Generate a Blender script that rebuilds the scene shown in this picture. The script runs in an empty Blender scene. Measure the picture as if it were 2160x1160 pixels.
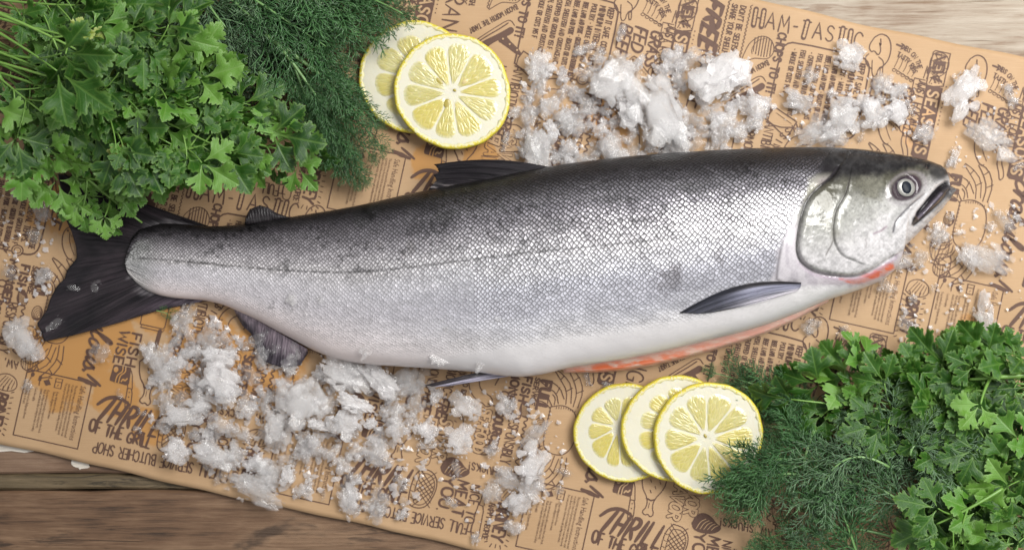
import bpy, bmesh, math, random
import numpy as np
from mathutils import Vector, Matrix, Quaternion
from mathutils.geometry import delaunay_2d_cdt, tessellate_polygon
from mathutils.bvhtree import BVHTree

# ----------------------------------------------------------------- camera, light, exposure
scene = bpy.context.scene
S = 1.0 / 3000.0            # metres per photo pixel on the paper
H = 1.0                     # camera height over the paper
cam_data = bpy.data.cameras.new('camera')
cam = bpy.data.objects.new('camera', cam_data)
scene.collection.objects.link(cam)
cam.location = (0, 0, H)
cam_data.sensor_width = 36.0
cam_data.lens = 36.0 * H / (2160 * S)
cam_data.clip_start = 0.05
cam_data.clip_end = 20
cam_data.dof.use_dof = True
cam_data.dof.focus_distance = 0.955
cam_data.dof.aperture_fstop = 4.0
scene.camera = cam

world = bpy.data.worlds.new('World')
scene.world = world
world.use_nodes = True
_wn = world.node_tree
_bg = _wn.nodes['Background']
_tc = _wn.nodes.new('ShaderNodeTexCoord')
_sx = _wn.nodes.new('ShaderNodeSeparateXYZ')
_wn.links.new(_tc.outputs['Generated'], _sx.inputs[0])
_mr = _wn.nodes.new('ShaderNodeMapRange')               # a room: pale ceiling, darker walls
for _k, _v in ((1, -0.05), (2, 0.95), (3, 0.05), (4, 0.37)): _mr.inputs[_k].default_value = _v
_wn.links.new(_sx.outputs[2], _mr.inputs[0])
_bg.inputs['Color'].default_value = (0.99, 0.98, 1.0, 1)
_wn.links.new(_mr.outputs[0], _bg.inputs['Strength'])


def area_lamp(name, loc, target, sx, sy, power, color):
    d = bpy.data.lights.new(name, 'AREA')
    d.shape = 'RECTANGLE'; d.size = sx; d.size_y = sy
    d.energy = power; d.color = color
    o = bpy.data.objects.new(name, d)
    o.location = loc
    o.rotation_euler = (Vector(target) - Vector(loc)).to_track_quat('-Z', 'Y').to_euler()
    scene.collection.objects.link(o)
    return o


area_lamp('window_light', (0.64, 0.47, 1.06), (0.14, 0.05, 0), 1.0, 0.55, 23.5, (1.0, 0.985, 0.96))
area_lamp('far_window', (0.22, 1.45, 0.95), (0.12, 0.0, 0), 1.5, 0.22, 2.5, (0.97, 0.985, 1.0))
area_lamp('bounce_light', (-0.1, -1.0, 1.1), (0.1, -0.05, 0), 0.9, 0.4, 1.9, (1.0, 0.97, 0.95))

scene.view_settings.view_transform = 'Standard'
scene.view_settings.look = 'None'
scene.view_settings.exposure = 0.14
scene.view_settings.gamma = 1.0
scene.render.engine = 'CYCLES'
scene.cycles.use_denoising = True
scene.cycles.denoiser = 'OPENIMAGEDENOISE'
scene.cycles.max_bounces = 10
scene.cycles.diffuse_bounces = 4
scene.cycles.glossy_bounces = 3
scene.cycles.transmission_bounces = 6
scene.cycles.transparent_max_bounces = 32
scene.cycles.volume_bounces = 8
scene.cycles.caustics_reflective = False
scene.cycles.caustics_refractive = False
scene.cycles.sample_clamp_indirect = 6.0

# ----------------------------------------------------------------- helpers
C = scene.collection
rng = random.Random(7)


def W(px, py, z=0.0):
    """photo pixel -> point at height z"""
    k = S * (1.0 - z / H)
    return Vector(((px - 1080.0) * k, (580.0 - py) * k, z))


def tag(o, label=None, cat=None, group=None, kind=None):
    if label: o['label'] = label
    if cat: o['category'] = cat
    if group: o['group'] = group
    if kind: o['kind'] = kind
    return o


def empty(name, loc=(0, 0, 0)):
    o = bpy.data.objects.new(name, None)
    o.empty_display_size = 0.01
    o.location = loc
    C.objects.link(o)
    return o


def new_obj(name, me, parent=None, mat=None):
    o = bpy.data.objects.new(name, me)
    C.objects.link(o)
    if parent: o.parent = parent
    if mat and not me.materials: me.materials.append(mat)
    return o


def mesh_from(name, verts, faces, mat=None, smooth=True):
    me = bpy.data.meshes.new(name)
    me.from_pydata([tuple(v) for v in verts], [], faces)
    if smooth: me.polygons.foreach_set('use_smooth', [True] * len(me.polygons))
    if mat: me.materials.append(mat)
    me.update()
    return me


def grid_faces(nx, ny, off=0):
    f = []
    for i in range(nx - 1):
        for j in range(ny - 1):
            a = off + i * ny + j
            f.append((a, a + ny, a + ny + 1, a + 1))
    return f


def np_mesh(name, verts, quads, smooth=True):
    """fast mesh from numpy arrays of quads"""
    me = bpy.data.meshes.new(name)
    nv, nf = len(verts), len(quads)
    me.vertices.add(nv)
    me.vertices.foreach_set('co', np.asarray(verts, np.float32).ravel())
    me.loops.add(nf * 4)
    me.loops.foreach_set('vertex_index', np.asarray(quads, np.int32).ravel())
    me.polygons.add(nf)
    me.polygons.foreach_set('loop_start', np.arange(0, nf * 4, 4, dtype=np.int32))
    me.polygons.foreach_set('loop_total', np.full(nf, 4, np.int32))
    me.polygons.foreach_set('use_smooth', np.full(nf, smooth, bool))
    me.update(calc_edges=True)
    me.validate()
    return me


def set_attr(me, name, typ, arr, domain='POINT'):
    a = me.attributes.new(name, typ, domain)
    key = {'FLOAT_COLOR': 'color', 'FLOAT_VECTOR': 'vector', 'FLOAT': 'value'}[typ]
    a.data.foreach_set(key, np.asarray(arr, np.float32).ravel())


def hash2(ix, iy, seed):
    n = (ix.astype(np.int64) * 374761393 + iy.astype(np.int64) * 668265263 + seed * 1442695041) & 0x7fffffff
    n = (n ^ (n >> 13)) * 1274126177 & 0x7fffffff
    return ((n ^ (n >> 16)) & 0xffff) / 65535.0


def vnoise(x, y, seed=0):
    x = np.asarray(x, float); y = np.asarray(y, float)
    ix = np.floor(x); iy = np.floor(y)
    fx = x - ix; fy = y - iy
    fx = fx * fx * (3 - 2 * fx); fy = fy * fy * (3 - 2 * fy)
    a = hash2(ix, iy, seed); b = hash2(ix + 1, iy, seed)
    c = hash2(ix, iy + 1, seed); d = hash2(ix + 1, iy + 1, seed)
    return a + (b - a) * fx + (c - a) * fy + (a - b - c + d) * fx * fy


def fbm(x, y, seed=0, octv=4):
    t = 0; amp = 0.5; s = 0
    for k in range(octv):
        t = t + amp * vnoise(x * 2 ** k, y * 2 ** k, seed + k * 17); s += amp; amp *= 0.5
    return t / s


def sstep(a, b, x):
    t = np.clip((np.asarray(x, float) - a) / (b - a), 0, 1)
    return t * t * (3 - 2 * t)


# ----------------------------------------------------------------- node helpers
def material(name):
    m = bpy.data.materials.new(name)
    m.use_nodes = True
    nt = m.node_tree
    nt.nodes.clear()
    out = nt.nodes.new('ShaderNodeOutputMaterial')
    return m, nt, out


class NB:
    def __init__(s, nt): s.nt = nt

    def n(s, typ, props=None, **ins):
        nd = s.nt.nodes.new(typ)
        for k, v in (props or {}).items(): setattr(nd, k, v)
        for k, v in ins.items():
            key = k.replace('_', ' ')
            sock = nd.inputs[int(k[1:])] if k[0] == 'i' and k[1:].isdigit() else nd.inputs[key]
            s.put(sock, v)
        return nd

    def put(s, sock, v):
        if isinstance(v, bpy.types.NodeSocket): s.nt.links.new(v, sock)
        elif isinstance(v, bpy.types.Node): s.nt.links.new(v.outputs[0], sock)
        else: sock.default_value = v

    def math(s, op, a, b=0.0, c=None, clamp=False):
        nd = s.nt.nodes.new('ShaderNodeMath'); nd.operation = op; nd.use_clamp = clamp
        s.put(nd.inputs[0], a); s.put(nd.inputs[1], b)
        if c is not None: s.put(nd.inputs[2], c)
        return nd.outputs[0]

    def vmath(s, op, a, b=(0, 0, 0)):
        nd = s.nt.nodes.new('ShaderNodeVectorMath'); nd.operation = op
        s.put(nd.inputs[0], a); s.put(nd.inputs[1], b)
        return nd.outputs['Value'] if op in ('LENGTH', 'DISTANCE', 'DOT_PRODUCT') else nd.outputs[0]

    def mix(s, f, a, b, blend='MIX'):
        nd = s.nt.nodes.new('ShaderNodeMix'); nd.data_type = 'RGBA'; nd.blend_type = blend
        s.put(nd.inputs[0], f); s.put(nd.inputs[6], a); s.put(nd.inputs[7], b)
        return nd.outputs[2]

    def ramp(s, f, lo, hi, a=0.0, b=1.0):
        nd = s.nt.nodes.new('ShaderNodeMapRange'); nd.interpolation_type = 'SMOOTHSTEP'
        s.put(nd.inputs[0], f)
        for k, v in zip((1, 2, 3, 4), (lo, hi, a, b)): nd.inputs[k].default_value = v
        return nd.outputs[0]

    def noise(s, vec, scale, detail=3, rough=0.5, dist=0.0, dim='3D'):
        nd = s.nt.nodes.new('ShaderNodeTexNoise'); nd.noise_dimensions = dim
        if vec is not None: s.put(nd.inputs['Vector'], vec)
        nd.inputs['Scale'].default_value = scale; nd.inputs['Detail'].default_value = detail
        nd.inputs['Roughness'].default_value = rough; nd.inputs['Distortion'].default_value = dist
        return nd.outputs[0]

    def attr(s, name):
        nd = s.nt.nodes.new('ShaderNodeAttribute'); nd.attribute_name = name
        return nd

    def bump(s, h, strength, dist, normal=None):
        nd = s.nt.nodes.new('ShaderNodeBump')
        s.put(nd.inputs['Height'], h); nd.inputs['Strength'].default_value = strength
        nd.inputs['Distance'].default_value = dist
        if normal is not None: s.put(nd.inputs['Normal'], normal)
        return nd.outputs[0]

    def scale_vec(s, vec, sc, rot=(0, 0, 0), loc=(0, 0, 0)):
        nd = s.nt.nodes.new('ShaderNodeMapping')
        s.put(nd.inputs['Vector'], vec)
        nd.inputs['Scale'].default_value = sc; nd.inputs['Rotation'].default_value = rot
        nd.inputs['Location'].default_value = loc
        return nd.outputs[0]

# ================================================================= table top (setting)
def wood_material(name, dark, mid, light, seed):
    m, nt, out = material(name)
    b = NB(nt)
    pos = b.n('ShaderNodeNewGeometry').outputs['Position']
    v = b.scale_vec(pos, (5.0, 46.0, 20.0), loc=(seed, seed * 2, 0))
    n1 = b.noise(v, 1.0, 6, 0.6, 0.6)
    v2 = b.scale_vec(pos, (22.0, 420.0, 60.0), loc=(seed, seed, 3))
    n2 = b.noise(v2, 1.0, 6, 0.72, 0.5)
    v4 = b.scale_vec(pos, (7.0, 190.0, 30.0), loc=(seed, seed * 3, 1))
    crk = b.ramp(b.noise(v4, 1.0, 3, 0.55, 0.9), 0.66, 0.72)
    n3 = b.noise(b.scale_vec(pos, (9, 22, 9), loc=(seed, 4, 0)), 1.0, 4, 0.6, 1.0)
    f = b.math('ADD', b.math('MULTIPLY', n1, 0.36), b.math('ADD', b.math('MULTIPLY', n2, 0.42), b.math('MULTIPLY', n3, 0.30)))
    col = b.mix(b.ramp(f, 0.40, 0.53), dark, mid)
    col = b.mix(b.ramp(f, 0.50, 0.68), col, light)
    col = b.mix(b.math('MULTIPLY', crk, 0.75), col, dark)
    bl = b.math('MULTIPLY', b.ramp(b.noise(b.scale_vec(pos, (26, 210, 40), loc=(seed, 7, 0)), 1.0, 5, 0.7, 0.7), 0.53, 0.64), b.ramp(b.noise(b.scale_vec(pos, (7, 16, 7), loc=(seed, 9, 0)), 1.0, 2, 0.5), 0.44, 0.60))
    col = b.mix(b.math('MULTIPLY', bl, 0.85), col, dark)
    knot = b.ramp(n3, 0.62, 0.74)
    col = b.mix(b.math('MULTIPLY', knot, 0.8), col, dark)
    p = b.n('ShaderNodeBsdfPrincipled', Base_Color=col, Roughness=0.6)
    p.inputs['Normal'].default_value = (0, 0, 0)
    b.put(p.inputs['Normal'], b.bump(b.math('SUBTRACT', b.math('ADD', n1, n2), crk), 0.6, 0.0012))
    b.put(out.inputs[0], p)
    return m


wood_brown = wood_material('weathered_brown_wood', (0.030, 0.017, 0.010, 1), (0.135, 0.074, 0.039, 1), (0.25, 0.155, 0.090, 1), 3.1)
wood_ridge = wood_material('greenish_grey_wood', (0.028, 0.021, 0.012, 1), (0.10, 0.072, 0.036, 1), (0.19, 0.14, 0.08, 1), 9.4)
wood_umber = wood_material('umber_wood', (0.040, 0.023, 0.014, 1), (0.165, 0.098, 0.060, 1), (0.26, 0.172, 0.112, 1), 5.7)
wood_pale = wood_material('bleached_grey_wood', (0.19, 0.12, 0.072, 1), (0.33, 0.27, 0.205, 1), (0.44, 0.385, 0.315, 1), 1.3)
wood_white = wood_material('white_worn_wood', (0.5, 0.44, 0.36, 1), (0.68, 0.63, 0.55, 1), (0.75, 0.72, 0.66, 1), 2.2)

TOP = -0.0035
table = empty('table_top', (0, 0, TOP))
tag(table, 'weathered brown wooden plank table top lying under the printed paper', 'table', kind='structure')


def plank(y0, y1, mat, name='plank', x0=-300, x1=2460, drop=0.0, edge=None):
    """a board between two photo rows; edge = list of rows for an uneven lower edge"""
    bm = bmesh.new()
    n = 40
    z1 = TOP - drop
    rows = []
    for k in range(n + 1):
        px = x0 + (x1 - x0) * k / n
        wob = 1.6 * math.sin(px * 0.013 + y0) + 1.2 * math.sin(px * 0.031 + y1)
        ya = y0 + wob; yb = y1 + 1.3 * math.sin(px * 0.017 + y1 * 2)
        rows.append((px, ya, yb))
    prof = [(0.0, -0.020), (0.0, -0.0016), (0.0013, 0.0), (1 - 0.0013, 0.0), (1.0, -0.0016), (1.0, -0.020)]
    vs = []
    for px, ya, yb in rows:
        A = W(px, ya); B = W(px, yb)
        L = (A - B).length
        ring = []
        for t, dz in prof:
            tt = t if t in (0.0, 1.0) else (0.0016 / L if t < 0.5 else 1 - 0.0016 / L)
            p = A.lerp(B, tt); p.z = z1 + dz
            ring.append(bm.verts.new(p - Vector((0, 0, TOP))))
        vs.append(ring)
    for a, c in zip(vs, vs[1:]):
        for k in range(len(prof) - 1):
            bm.faces.new((a[k], a[k + 1], c[k + 1], c[k]))
    me = bpy.data.meshes.new(name)
    bmesh.ops.recalc_face_normals(bm, faces=bm.faces)
    bm.to_mesh(me); bm.free()
    me.materials.append(mat)
    return new_obj(name, me, table)


plank(1036.5, 1460, wood_brown)
plank(1002, 1034, wood_ridge, drop=0.0012)
plank(700, 1000, wood_umber)
plank(395, 697, wood_brown)
plank(-330, 391, wood_pale)
# the shadowed bed below the gaps between the boards
bed = [W(-300, -330, 0), W(2460, -330, 0), W(2460, 1460, 0), W(-300, 1460, 0)]
new_obj('batten', mesh_from('batten', [(p.x, p.y, -0.016) for p in bed], [(3, 2, 1, 0)], wood_ridge, False), table)

# a bleached patch of worn paint on the board at the left of the photo, and a small one beside it
def paint_patch(pts, z):
    poly = []
    for k in range(len(pts)):
        a = pts[k]; c = pts[(k + 1) % len(pts)]
        for t in (0, .25, .5, .75):
            poly.append((a[0] + (c[0] - a[0]) * t + rng.uniform(-2, 2), a[1] + (c[1] - a[1]) * t + rng.uniform(-1.5, 1.5)))
    vs = [W(x, y, 0) for x, y in poly]
    for v in vs: v.z = z
    tri = tessellate_polygon([[Vector((v.x, v.y, 0)) for v in vs]])
    o = new_obj('worn_paint', mesh_from('worn_paint', [v - Vector((0, 0, TOP)) for v in vs], [tuple(t) for t in tri], wood_white, False), table)
    return o


paint_patch([(-60, 925), (70, 925), (90, 946), (60, 955), (20, 953), (-60, 958)], TOP + 0.0004)
paint_patch([(148, 968), (180, 972), (186, 986), (165, 990), (150, 982)], TOP + 0.0004)

# ================================================================= printed butcher paper
ANG = math.radians(12.5)
CA, SA = math.cos(ANG), math.sin(ANG)


def uv_px(u, v): return (CA * u - SA * v, SA * u + CA * v)
def px_uv(x, y): return (CA * x + SA * y, -SA * x + CA * y)


def paper_z(xm, ym):
    """gentle waviness of the sheet (metres)"""
    return 0.0004 * (np.sin(xm * 17 + ym * 9) + np.sin(ym * 23 - xm * 7 + 1.3)) - 0.0006


def paper_material(name, ink=None):
    m, nt, out = material(name)
    b = NB(nt)
    pos = b.n('ShaderNodeNewGeometry').outputs['Position']
    if ink is None:
        n1 = b.noise(pos, 900, 3, 0.7)
        n2 = b.noise(pos, 14, 4, 0.55)
        rot = b.scale_vec(pos, (60, 1400, 10), rot=(0, 0, math.radians(12.5)))
        n3 = b.noise(rot, 1.0, 3, 0.6)
        base = b.mix(b.ramp(n2, 0.3, 0.7), (0.395, 0.254, 0.136, 1), (0.450, 0.300, 0.171, 1))
        base = b.mix(b.math('MULTIPLY', b.ramp(n1, 0.35, 0.75), 0.16), base, (0.40, 0.23, 0.10, 1))
        base = b.mix(b.math('MULTIPLY', b.ramp(n3, 0.4, 0.8), 0.10), base, (0.72, 0.50, 0.30, 1))
        # wet, darker patches where the ice has melted into the sheet
        wet = None
        dn = b.noise(pos, 38, 5, 0.62)
        for (x, y, r) in ((150, 760, 95), (215, 690, 75), (330, 660, 60), (120, 440, 62), (240, 830, 55), (430, 760, 95), (560, 760, 90), (310, 900, 40),
                          (1010, 330, 40), (900, 345, 40), (1300, 250, 60), (1930, 285, 30), (1965, 245, 22), (2040, 690, 30)):
            p = W(x, y)
            d = b.vmath('DISTANCE', pos, (p.x, p.y, 0))
            w = b.ramp(b.math('ADD', b.math('DIVIDE', d, r * S), b.math('MULTIPLY', b.math('SUBTRACT', dn, 0.5), 1.9)), 0.80, 1.06, 1.0, 0.0)
            wet = w if wet is None else b.math('MAXIMUM', wet, w)
        base = b.mix(b.math('MULTIPLY', wet, 0.85), base, (0.43, 0.215, 0.062, 1))
        rough = b.math('SUBTRACT', 0.62, b.math('MULTIPLY', wet, 0.27))
        crease = b.math('ABSOLUTE', b.math('SUBTRACT', b.noise(pos, 9, 2, .4, .8), 0.5))
        h = b.math('ADD', b.math('ADD', b.math('MULTIPLY', n1, 0.3), b.math('MULTIPLY', b.ramp(crease, 0, .05), 2.2)), b.math('ADD', n3, n2))
        p = b.n('ShaderNodeBsdfPrincipled', Base_Color=base, Roughness=rough)
        p.inputs['Specular IOR Level'].default_value = 0.35
        b.put(p.inputs['Normal'], b.bump(h, 0.12, 0.0006))
    else:
        n1 = b.noise(pos, 1300, 3, 0.7)
        n2 = b.noise(pos, 60, 3, 0.6)
        col = b.mix(b.ramp(n1, 0.55, 0.85), ink, (0.17, 0.095, 0.055, 1))
        col = b.mix(b.math('MULTIPLY', n2, 0.35), col, (0.11, 0.06, 0.04, 1))
        p = b.n('ShaderNodeBsdfPrincipled', Base_Color=col, Roughness=0.6)
        p.inputs['Specular IOR Level'].default_value = 0.3
    b.put(out.inputs[0], p)
    return m


paper_mat = paper_material('kraft_paper')
ink_mat = paper_material('brown_printing_ink', (0.105, 0.058, 0.042, 1))

paper = None
U0, U1, V0, V1 = -260, 2640, -346, 915
nu, nv = 290, 120
vs = []
for i in range(nu):
    u = U0 + (U1 - U0) * i / (nu - 1)
    top = V0 + 2.2 * math.sin(u * 0.011 + 0.6) + 1.4 * math.sin(u * 0.029)
    bot = V1 + 1.8 * math.sin(u * 0.009 + 2.0) + 1.0 * math.sin(u * 0.037)
    for j in range(nv):
        t = j / (nv - 1)
        v = top + (bot - top) * t
        x, y = uv_px(u, v)
        p = W(x, y)
        e = max(0.0, 1 - min(t, 1 - t) / 0.05)
        z = float(paper_z(p.x, p.y)) + 0.0010 * e * e * (0.5 + 0.5 * math.sin(u * 0.006 + (0 if t < .5 else 2)))
        vs.append((p.x, p.y, z))
fs = grid_faces(nu, nv)
n0 = len(vs)
vs += [(x, y, z - 0.00018) for x, y, z in vs]
fs += [tuple(n0 + k for k in reversed(f)) for f in grid_faces(nu, nv)]
for j in range(nv - 1):
    for i in (0, nu - 1):
        a = i * nv + j
        fs.append((a, a + 1, n0 + a + 1, n0 + a))
for i in range(nu - 1):
    for j in (0, nv - 1):
        a = i * nv + j
        fs.append((a, a + nv, n0 + a + nv, n0 + a))
bm = bmesh.new()
me = mesh_from('butcher_paper', vs, fs, paper_mat)
bm.from_mesh(me); bmesh.ops.recalc_face_normals(bm, faces=bm.faces); bm.to_mesh(me); bm.free()
paper = new_obj('butcher_paper', me)
tag(paper, 'brown kraft butcher paper printed with dark food drawings and slogans under the fish', 'paper')

# ----------------------------------------------------------------- the print on the sheet
GL = {  # glyphs on a unit-height cell, y down: (width, sharp strokes, smoothed strokes)
 'A': (.66, [[(0,1),(.33,0),(.66,1)], [(.13,.64),(.54,.64)]], []),
 'B': (.56, [[(0,0),(0,1)]], [[(0,0),(.32,.01),(.47,.13),(.45,.36),(.3,.46),(0,.48)], [(0,.48),(.36,.5),(.55,.66),(.52,.88),(.34,1),(0,1)]]),
 'C': (.58, [], [[(.57,.2),(.45,.03),(.22,.02),(.05,.22),(0,.5),(.05,.8),(.22,.98),(.45,.98),(.58,.82)]]),
 'D': (.6, [[(0,0),(0,1)]], [[(0,0),(.3,.02),(.55,.25),(.6,.5),(.55,.76),(.3,.98),(0,1)]]),
 'E': (.48, [[(.48,0),(0,0),(0,1),(.48,1)], [(0,.49),(.4,.49)]], []),
 'F': (.46, [[(.48,0),(0,0),(0,1)], [(0,.49),(.38,.49)]], []),
 'G': (.6, [[(.36,.58),(.6,.58),(.6,.92)]], [[(.57,.2),(.45,.03),(.22,.02),(.05,.22),(0,.5),(.05,.8),(.22,.98),(.45,.98),(.6,.84)]]),
 'H': (.58, [[(0,0),(0,1)], [(.58,0),(.58,1)], [(0,.5),(.58,.5)]], []),
 'I': (.08, [[(.04,0),(.04,1)]], []),
 'J': (.42, [], [[(.42,0),(.42,.7),(.36,.95),(.18,1),(.02,.86)]]),
 'K': (.56, [[(0,0),(0,1)], [(.54,0),(0,.58)], [(.17,.42),(.56,1)]], []),
 'L': (.44, [[(0,0),(0,1),(.46,1)]], []),
 'M': (.74, [[(0,1),(.08,0),(.37,.66),(.66,0),(.74,1)]], []),
 'N': (.6, [[(0,1),(0,0),(.6,1),(.6,0)]], []),
 'O': (.66, [], [[(.33,0),(.12,.07),(0,.3),(0,.7),(.12,.93),(.33,1),(.54,.93),(.66,.7),(.66,.3),(.54,.07),(.33,0)]]),
 'P': (.54, [[(0,0),(0,1)]], [[(0,0),(.36,.01),(.54,.18),(.52,.4),(.34,.54),(0,.56)]]),
 'Q': (.66, [[(.4,.75),(.66,1.02)]], [[(.33,0),(.12,.07),(0,.3),(0,.7),(.12,.93),(.33,1),(.54,.93),(.66,.7),(.66,.3),(.54,.07),(.33,0)]]),
 'R': (.56, [[(0,0),(0,1)], [(.2,.54),(.56,1)]], [[(0,0),(.36,.01),(.54,.16),(.52,.38),(.34,.52),(0,.54)]]),
 'S': (.54, [], [[(.5,.16),(.36,.01),(.14,.03),(.03,.22),(.12,.42),(.4,.54),(.53,.74),(.42,.95),(.18,1),(0,.84)]]),
 'T': (.56, [[(0,0),(.56,0)], [(.28,0),(.28,1)]], []),
 'U': (.58, [], [[(0,0),(0,.66),(.08,.92),(.29,1),(.5,.92),(.58,.66),(.58,0)]]),
 'V': (.6, [[(0,0),(.3,1),(.6,0)]], []),
 'W': (.84, [[(0,0),(.2,1),(.42,.3),(.64,1),(.84,0)]], []),
 'X': (.58, [[(0,0),(.58,1)], [(.58,0),(0,1)]], []),
 'Y': (.58, [[(0,0),(.29,.48),(.58,0)], [(.29,.48),(.29,1)]], []),
 'Z': (.54, [[(0,0),(.54,0),(0,1),(.56,1)]], []),
 '0': (.5, [], [[(.25,0),(.06,.1),(0,.5),(.06,.9),(.25,1),(.44,.9),(.5,.5),(.44,.1),(.25,0)]]),
 '1': (.22, [[(0,.2),(.16,0),(.16,1)]], []),
 '4': (.5, [[(.38,1),(.38,0),(0,.68),(.52,.68)]], []),
 '5': (.48, [[(.46,0),(.06,0),(.03,.44)]], [[(.03,.44),(.28,.38),(.48,.58),(.45,.86),(.24,1),(0,.9)]]),
 '6': (.5, [], [[(.42,.04),(.16,.26),(.01,.62),(.08,.92),(.27,1),(.46,.88),(.48,.62),(.3,.46),(.08,.56)]]),
 '9': (.5, [], [[(.46,.42),(.28,.55),(.06,.46),(.02,.2),(.2,0),(.42,.08),(.48,.36),(.38,.74),(.14,1)]]),
 '-': (.34, [[(.04,.55),(.3,.55)]], []), '.': (.1, [[(.05,.94),(.05,1)]], []), ',': (.12, [[(.08,.92),(.02,1.12)]], []),
 "'": (.1, [[(.07,0),(.03,.22)]], []), '!': (.14, [[(.08,0),(.06,.68)], [(.05,.94),(.05,1)]], []), ' ': (.34, [], []),
 '=': (.4, [[(0,.4),(.4,.4)], [(0,.62),(.4,.62)]], []),
}
SCRIPT = {  # joined brush script, lower case: (advance, strokes)
 'c': (.62, [[(.62,.45),(.5,.3),(.28,.36),(.1,.65),(.14,.95),(.36,1),(.62,.8)]]),
 'r': (.55, [[(0,.85),(.14,.35),(.2,.3),(.22,.5),(.12,1)], [(.17,.62),(.3,.38),(.5,.34),(.55,.45)]]),
 'a': (.68, [[(.56,.4),(.4,.28),(.16,.4),(.04,.7),(.12,.98),(.3,.96),(.5,.62),(.58,.34),(.5,.8),(.56,1),(.72,.86)]]),
 'b': (.62, [[(0,.7),(.24,.3),(.36,-.2),(.26,-.35),(.14,-.1),(.06,.6),(.1,1)], [(.08,.72),(.28,.42),(.46,.5),(.44,.82),(.26,1.02),(.08,.96)], [(.44,.66),(.62,.6)]]),
 'u': (.66, [[(0,.7),(.14,.35),(.1,.8),(.18,1),(.36,.92),(.52,.38)], [(.52,.38),(.46,.85),(.54,1),(.68,.86)]]),
 'l': (.42, [[(0,.75),(.22,.25),(.34,-.2),(.24,-.38),(.12,-.1),(.06,.6),(.12,.96),(.26,1),(.42,.82)]]),
 'o': (.62, [[(.36,.36),(.14,.44),(.04,.74),(.14,1),(.36,.95),(.48,.66),(.38,.38),(.46,.5),(.64,.44)]]),
 's': (.5, [[(0,.9),(.22,.3),(.26,.5),(.4,.78),(.34,1),(.12,1.02),(.0,.9)], [(.34,.96),(.5,.84)]]),
 '!': (.4, [[(.42,-.2),(.2,.66)], [(.09,.92),(.07,1.0)]]),
}


def chaikin(p, n=2):
    for _ in range(n):
        if len(p) < 3: return p
        q = [p[0]]
        for a, b in zip(p, p[1:]):
            q.append((a[0] * .75 + b[0] * .25, a[1] * .75 + b[1] * .25))
            q.append((a[0] * .25 + b[0] * .75, a[1] * .25 + b[1] * .75))
        q.append(p[-1]); p = q
    return p


class Ink:
    """flat shapes in sheet coordinates (photo pixels along and across the sheet)"""
    def __init__(s): s.v = []; s.f = []; s.k = 0

    def lay(s):
        s.k += 1
        return (s.k * 37) % 60 * 0.000004

    def poly(s, pts, z=None):
        z = s.lay() if z is None else z
        tri = tessellate_polygon([[Vector((a, b, 0)) for a, b in pts]])
        o = len(s.v)
        s.v += [(a, b, z) for a, b in pts]
        s.f += [tuple(o + k for k in t) for t in tri]

    def line(s, pts, w, taper=0.0, step=14.0):
        z = s.lay()
        q = [pts[0]]
        for a, b in zip(pts, pts[1:]):
            L = math.hypot(b[0] - a[0], b[1] - a[1])
            if L < 1e-4: continue
            n = max(1, int(L / step))
            for k in range(1, n + 1): q.append((a[0] + (b[0] - a[0]) * k / n, a[1] + (b[1] - a[1]) * k / n))
        if len(q) < 2: return
        n = len(q); o = len(s.v)
        closed = math.hypot(q[0][0] - q[-1][0], q[0][1] - q[-1][1]) < 0.3
        for k in range(n):
            a = q[k - 1] if k else (q[-2] if closed else q[0])
            b = q[k + 1] if k < n - 1 else (q[1] if closed else q[-1])
            dx, dy = b[0] - a[0], b[1] - a[1]
            L = math.hypot(dx, dy) or 1
            nx, ny = -dy / L, dx / L
            t = k / (n - 1)
            ww = w * 0.5
            if taper:
                ww *= (1 - taper) + taper * (math.sin(math.pi * min(max(t * 0.92 + 0.05, 0), 1)) ** 0.6)
            if 0 < k < n - 1 or closed:   # mitre
                p0 = q[k - 1] if k else q[-2]; p1 = q[k + 1] if k < n - 1 else q[1]
                d1 = (q[k][0] - p0[0], q[k][1] - p0[1]); d2 = (p1[0] - q[k][0], p1[1] - q[k][1])
                l1 = math.hypot(*d1) or 1; l2 = math.hypot(*d2) or 1
                c = max(-1, min(1, (d1[0] * d2[0] + d1[1] * d2[1]) / l1 / l2))
                ww = min(ww / max(math.sqrt((1 + c) / 2), 0.5), ww * 1.6)
            s.v += [(q[k][0] + nx * ww, q[k][1] + ny * ww, z), (q[k][0] - nx * ww, q[k][1] - ny * ww, z)]
        for k in range(n - 1):
            s.f.append((o + 2 * k, o + 2 * k + 1, o + 2 * k + 3, o + 2 * k + 2))
        if not closed and w > 1.6:
            for k, sg in ((0, -1), (n - 1, 1)):       # round ends
                p = q[k]; pr = q[1] if k == 0 else q[n - 2]
                a0 = math.atan2(p[1] - pr[1], p[0] - pr[0])
                r = math.hypot(s.v[o + 2 * k][0] - p[0], s.v[o + 2 * k][1] - p[1])
                oo = len(s.v)
                m = 5
                for i in range(m + 1):
                    an = a0 - math.pi / 2 + math.pi * i / m
                    s.v.append((p[0] + r * math.cos(an), p[1] + r * math.sin(an), z))
                s.f.append(tuple(range(oo, oo + m + 1)))


lettering, drawing, knock = Ink(), Ink(), Ink()
emblems = []


def emblem():
    emblems.append(Ink()); return emblems[-1]


TR = [0, 0, 1, 0]      # current placing: u, v, cos, sin


def place(u, v, deg): TR[:] = [u, v, math.cos(math.radians(deg)), math.sin(math.radians(deg))]
def T(p): return (TR[0] + p[0] * TR[2] - p[1] * TR[3], TR[1] + p[0] * TR[3] + p[1] * TR[2])


def L(pts, w=1.8, sm=0, taper=0.0, ink=None):
    if sm: pts = chaikin(pts, sm)
    (ink or drawing).line([T(p) for p in pts], w, taper)


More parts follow.
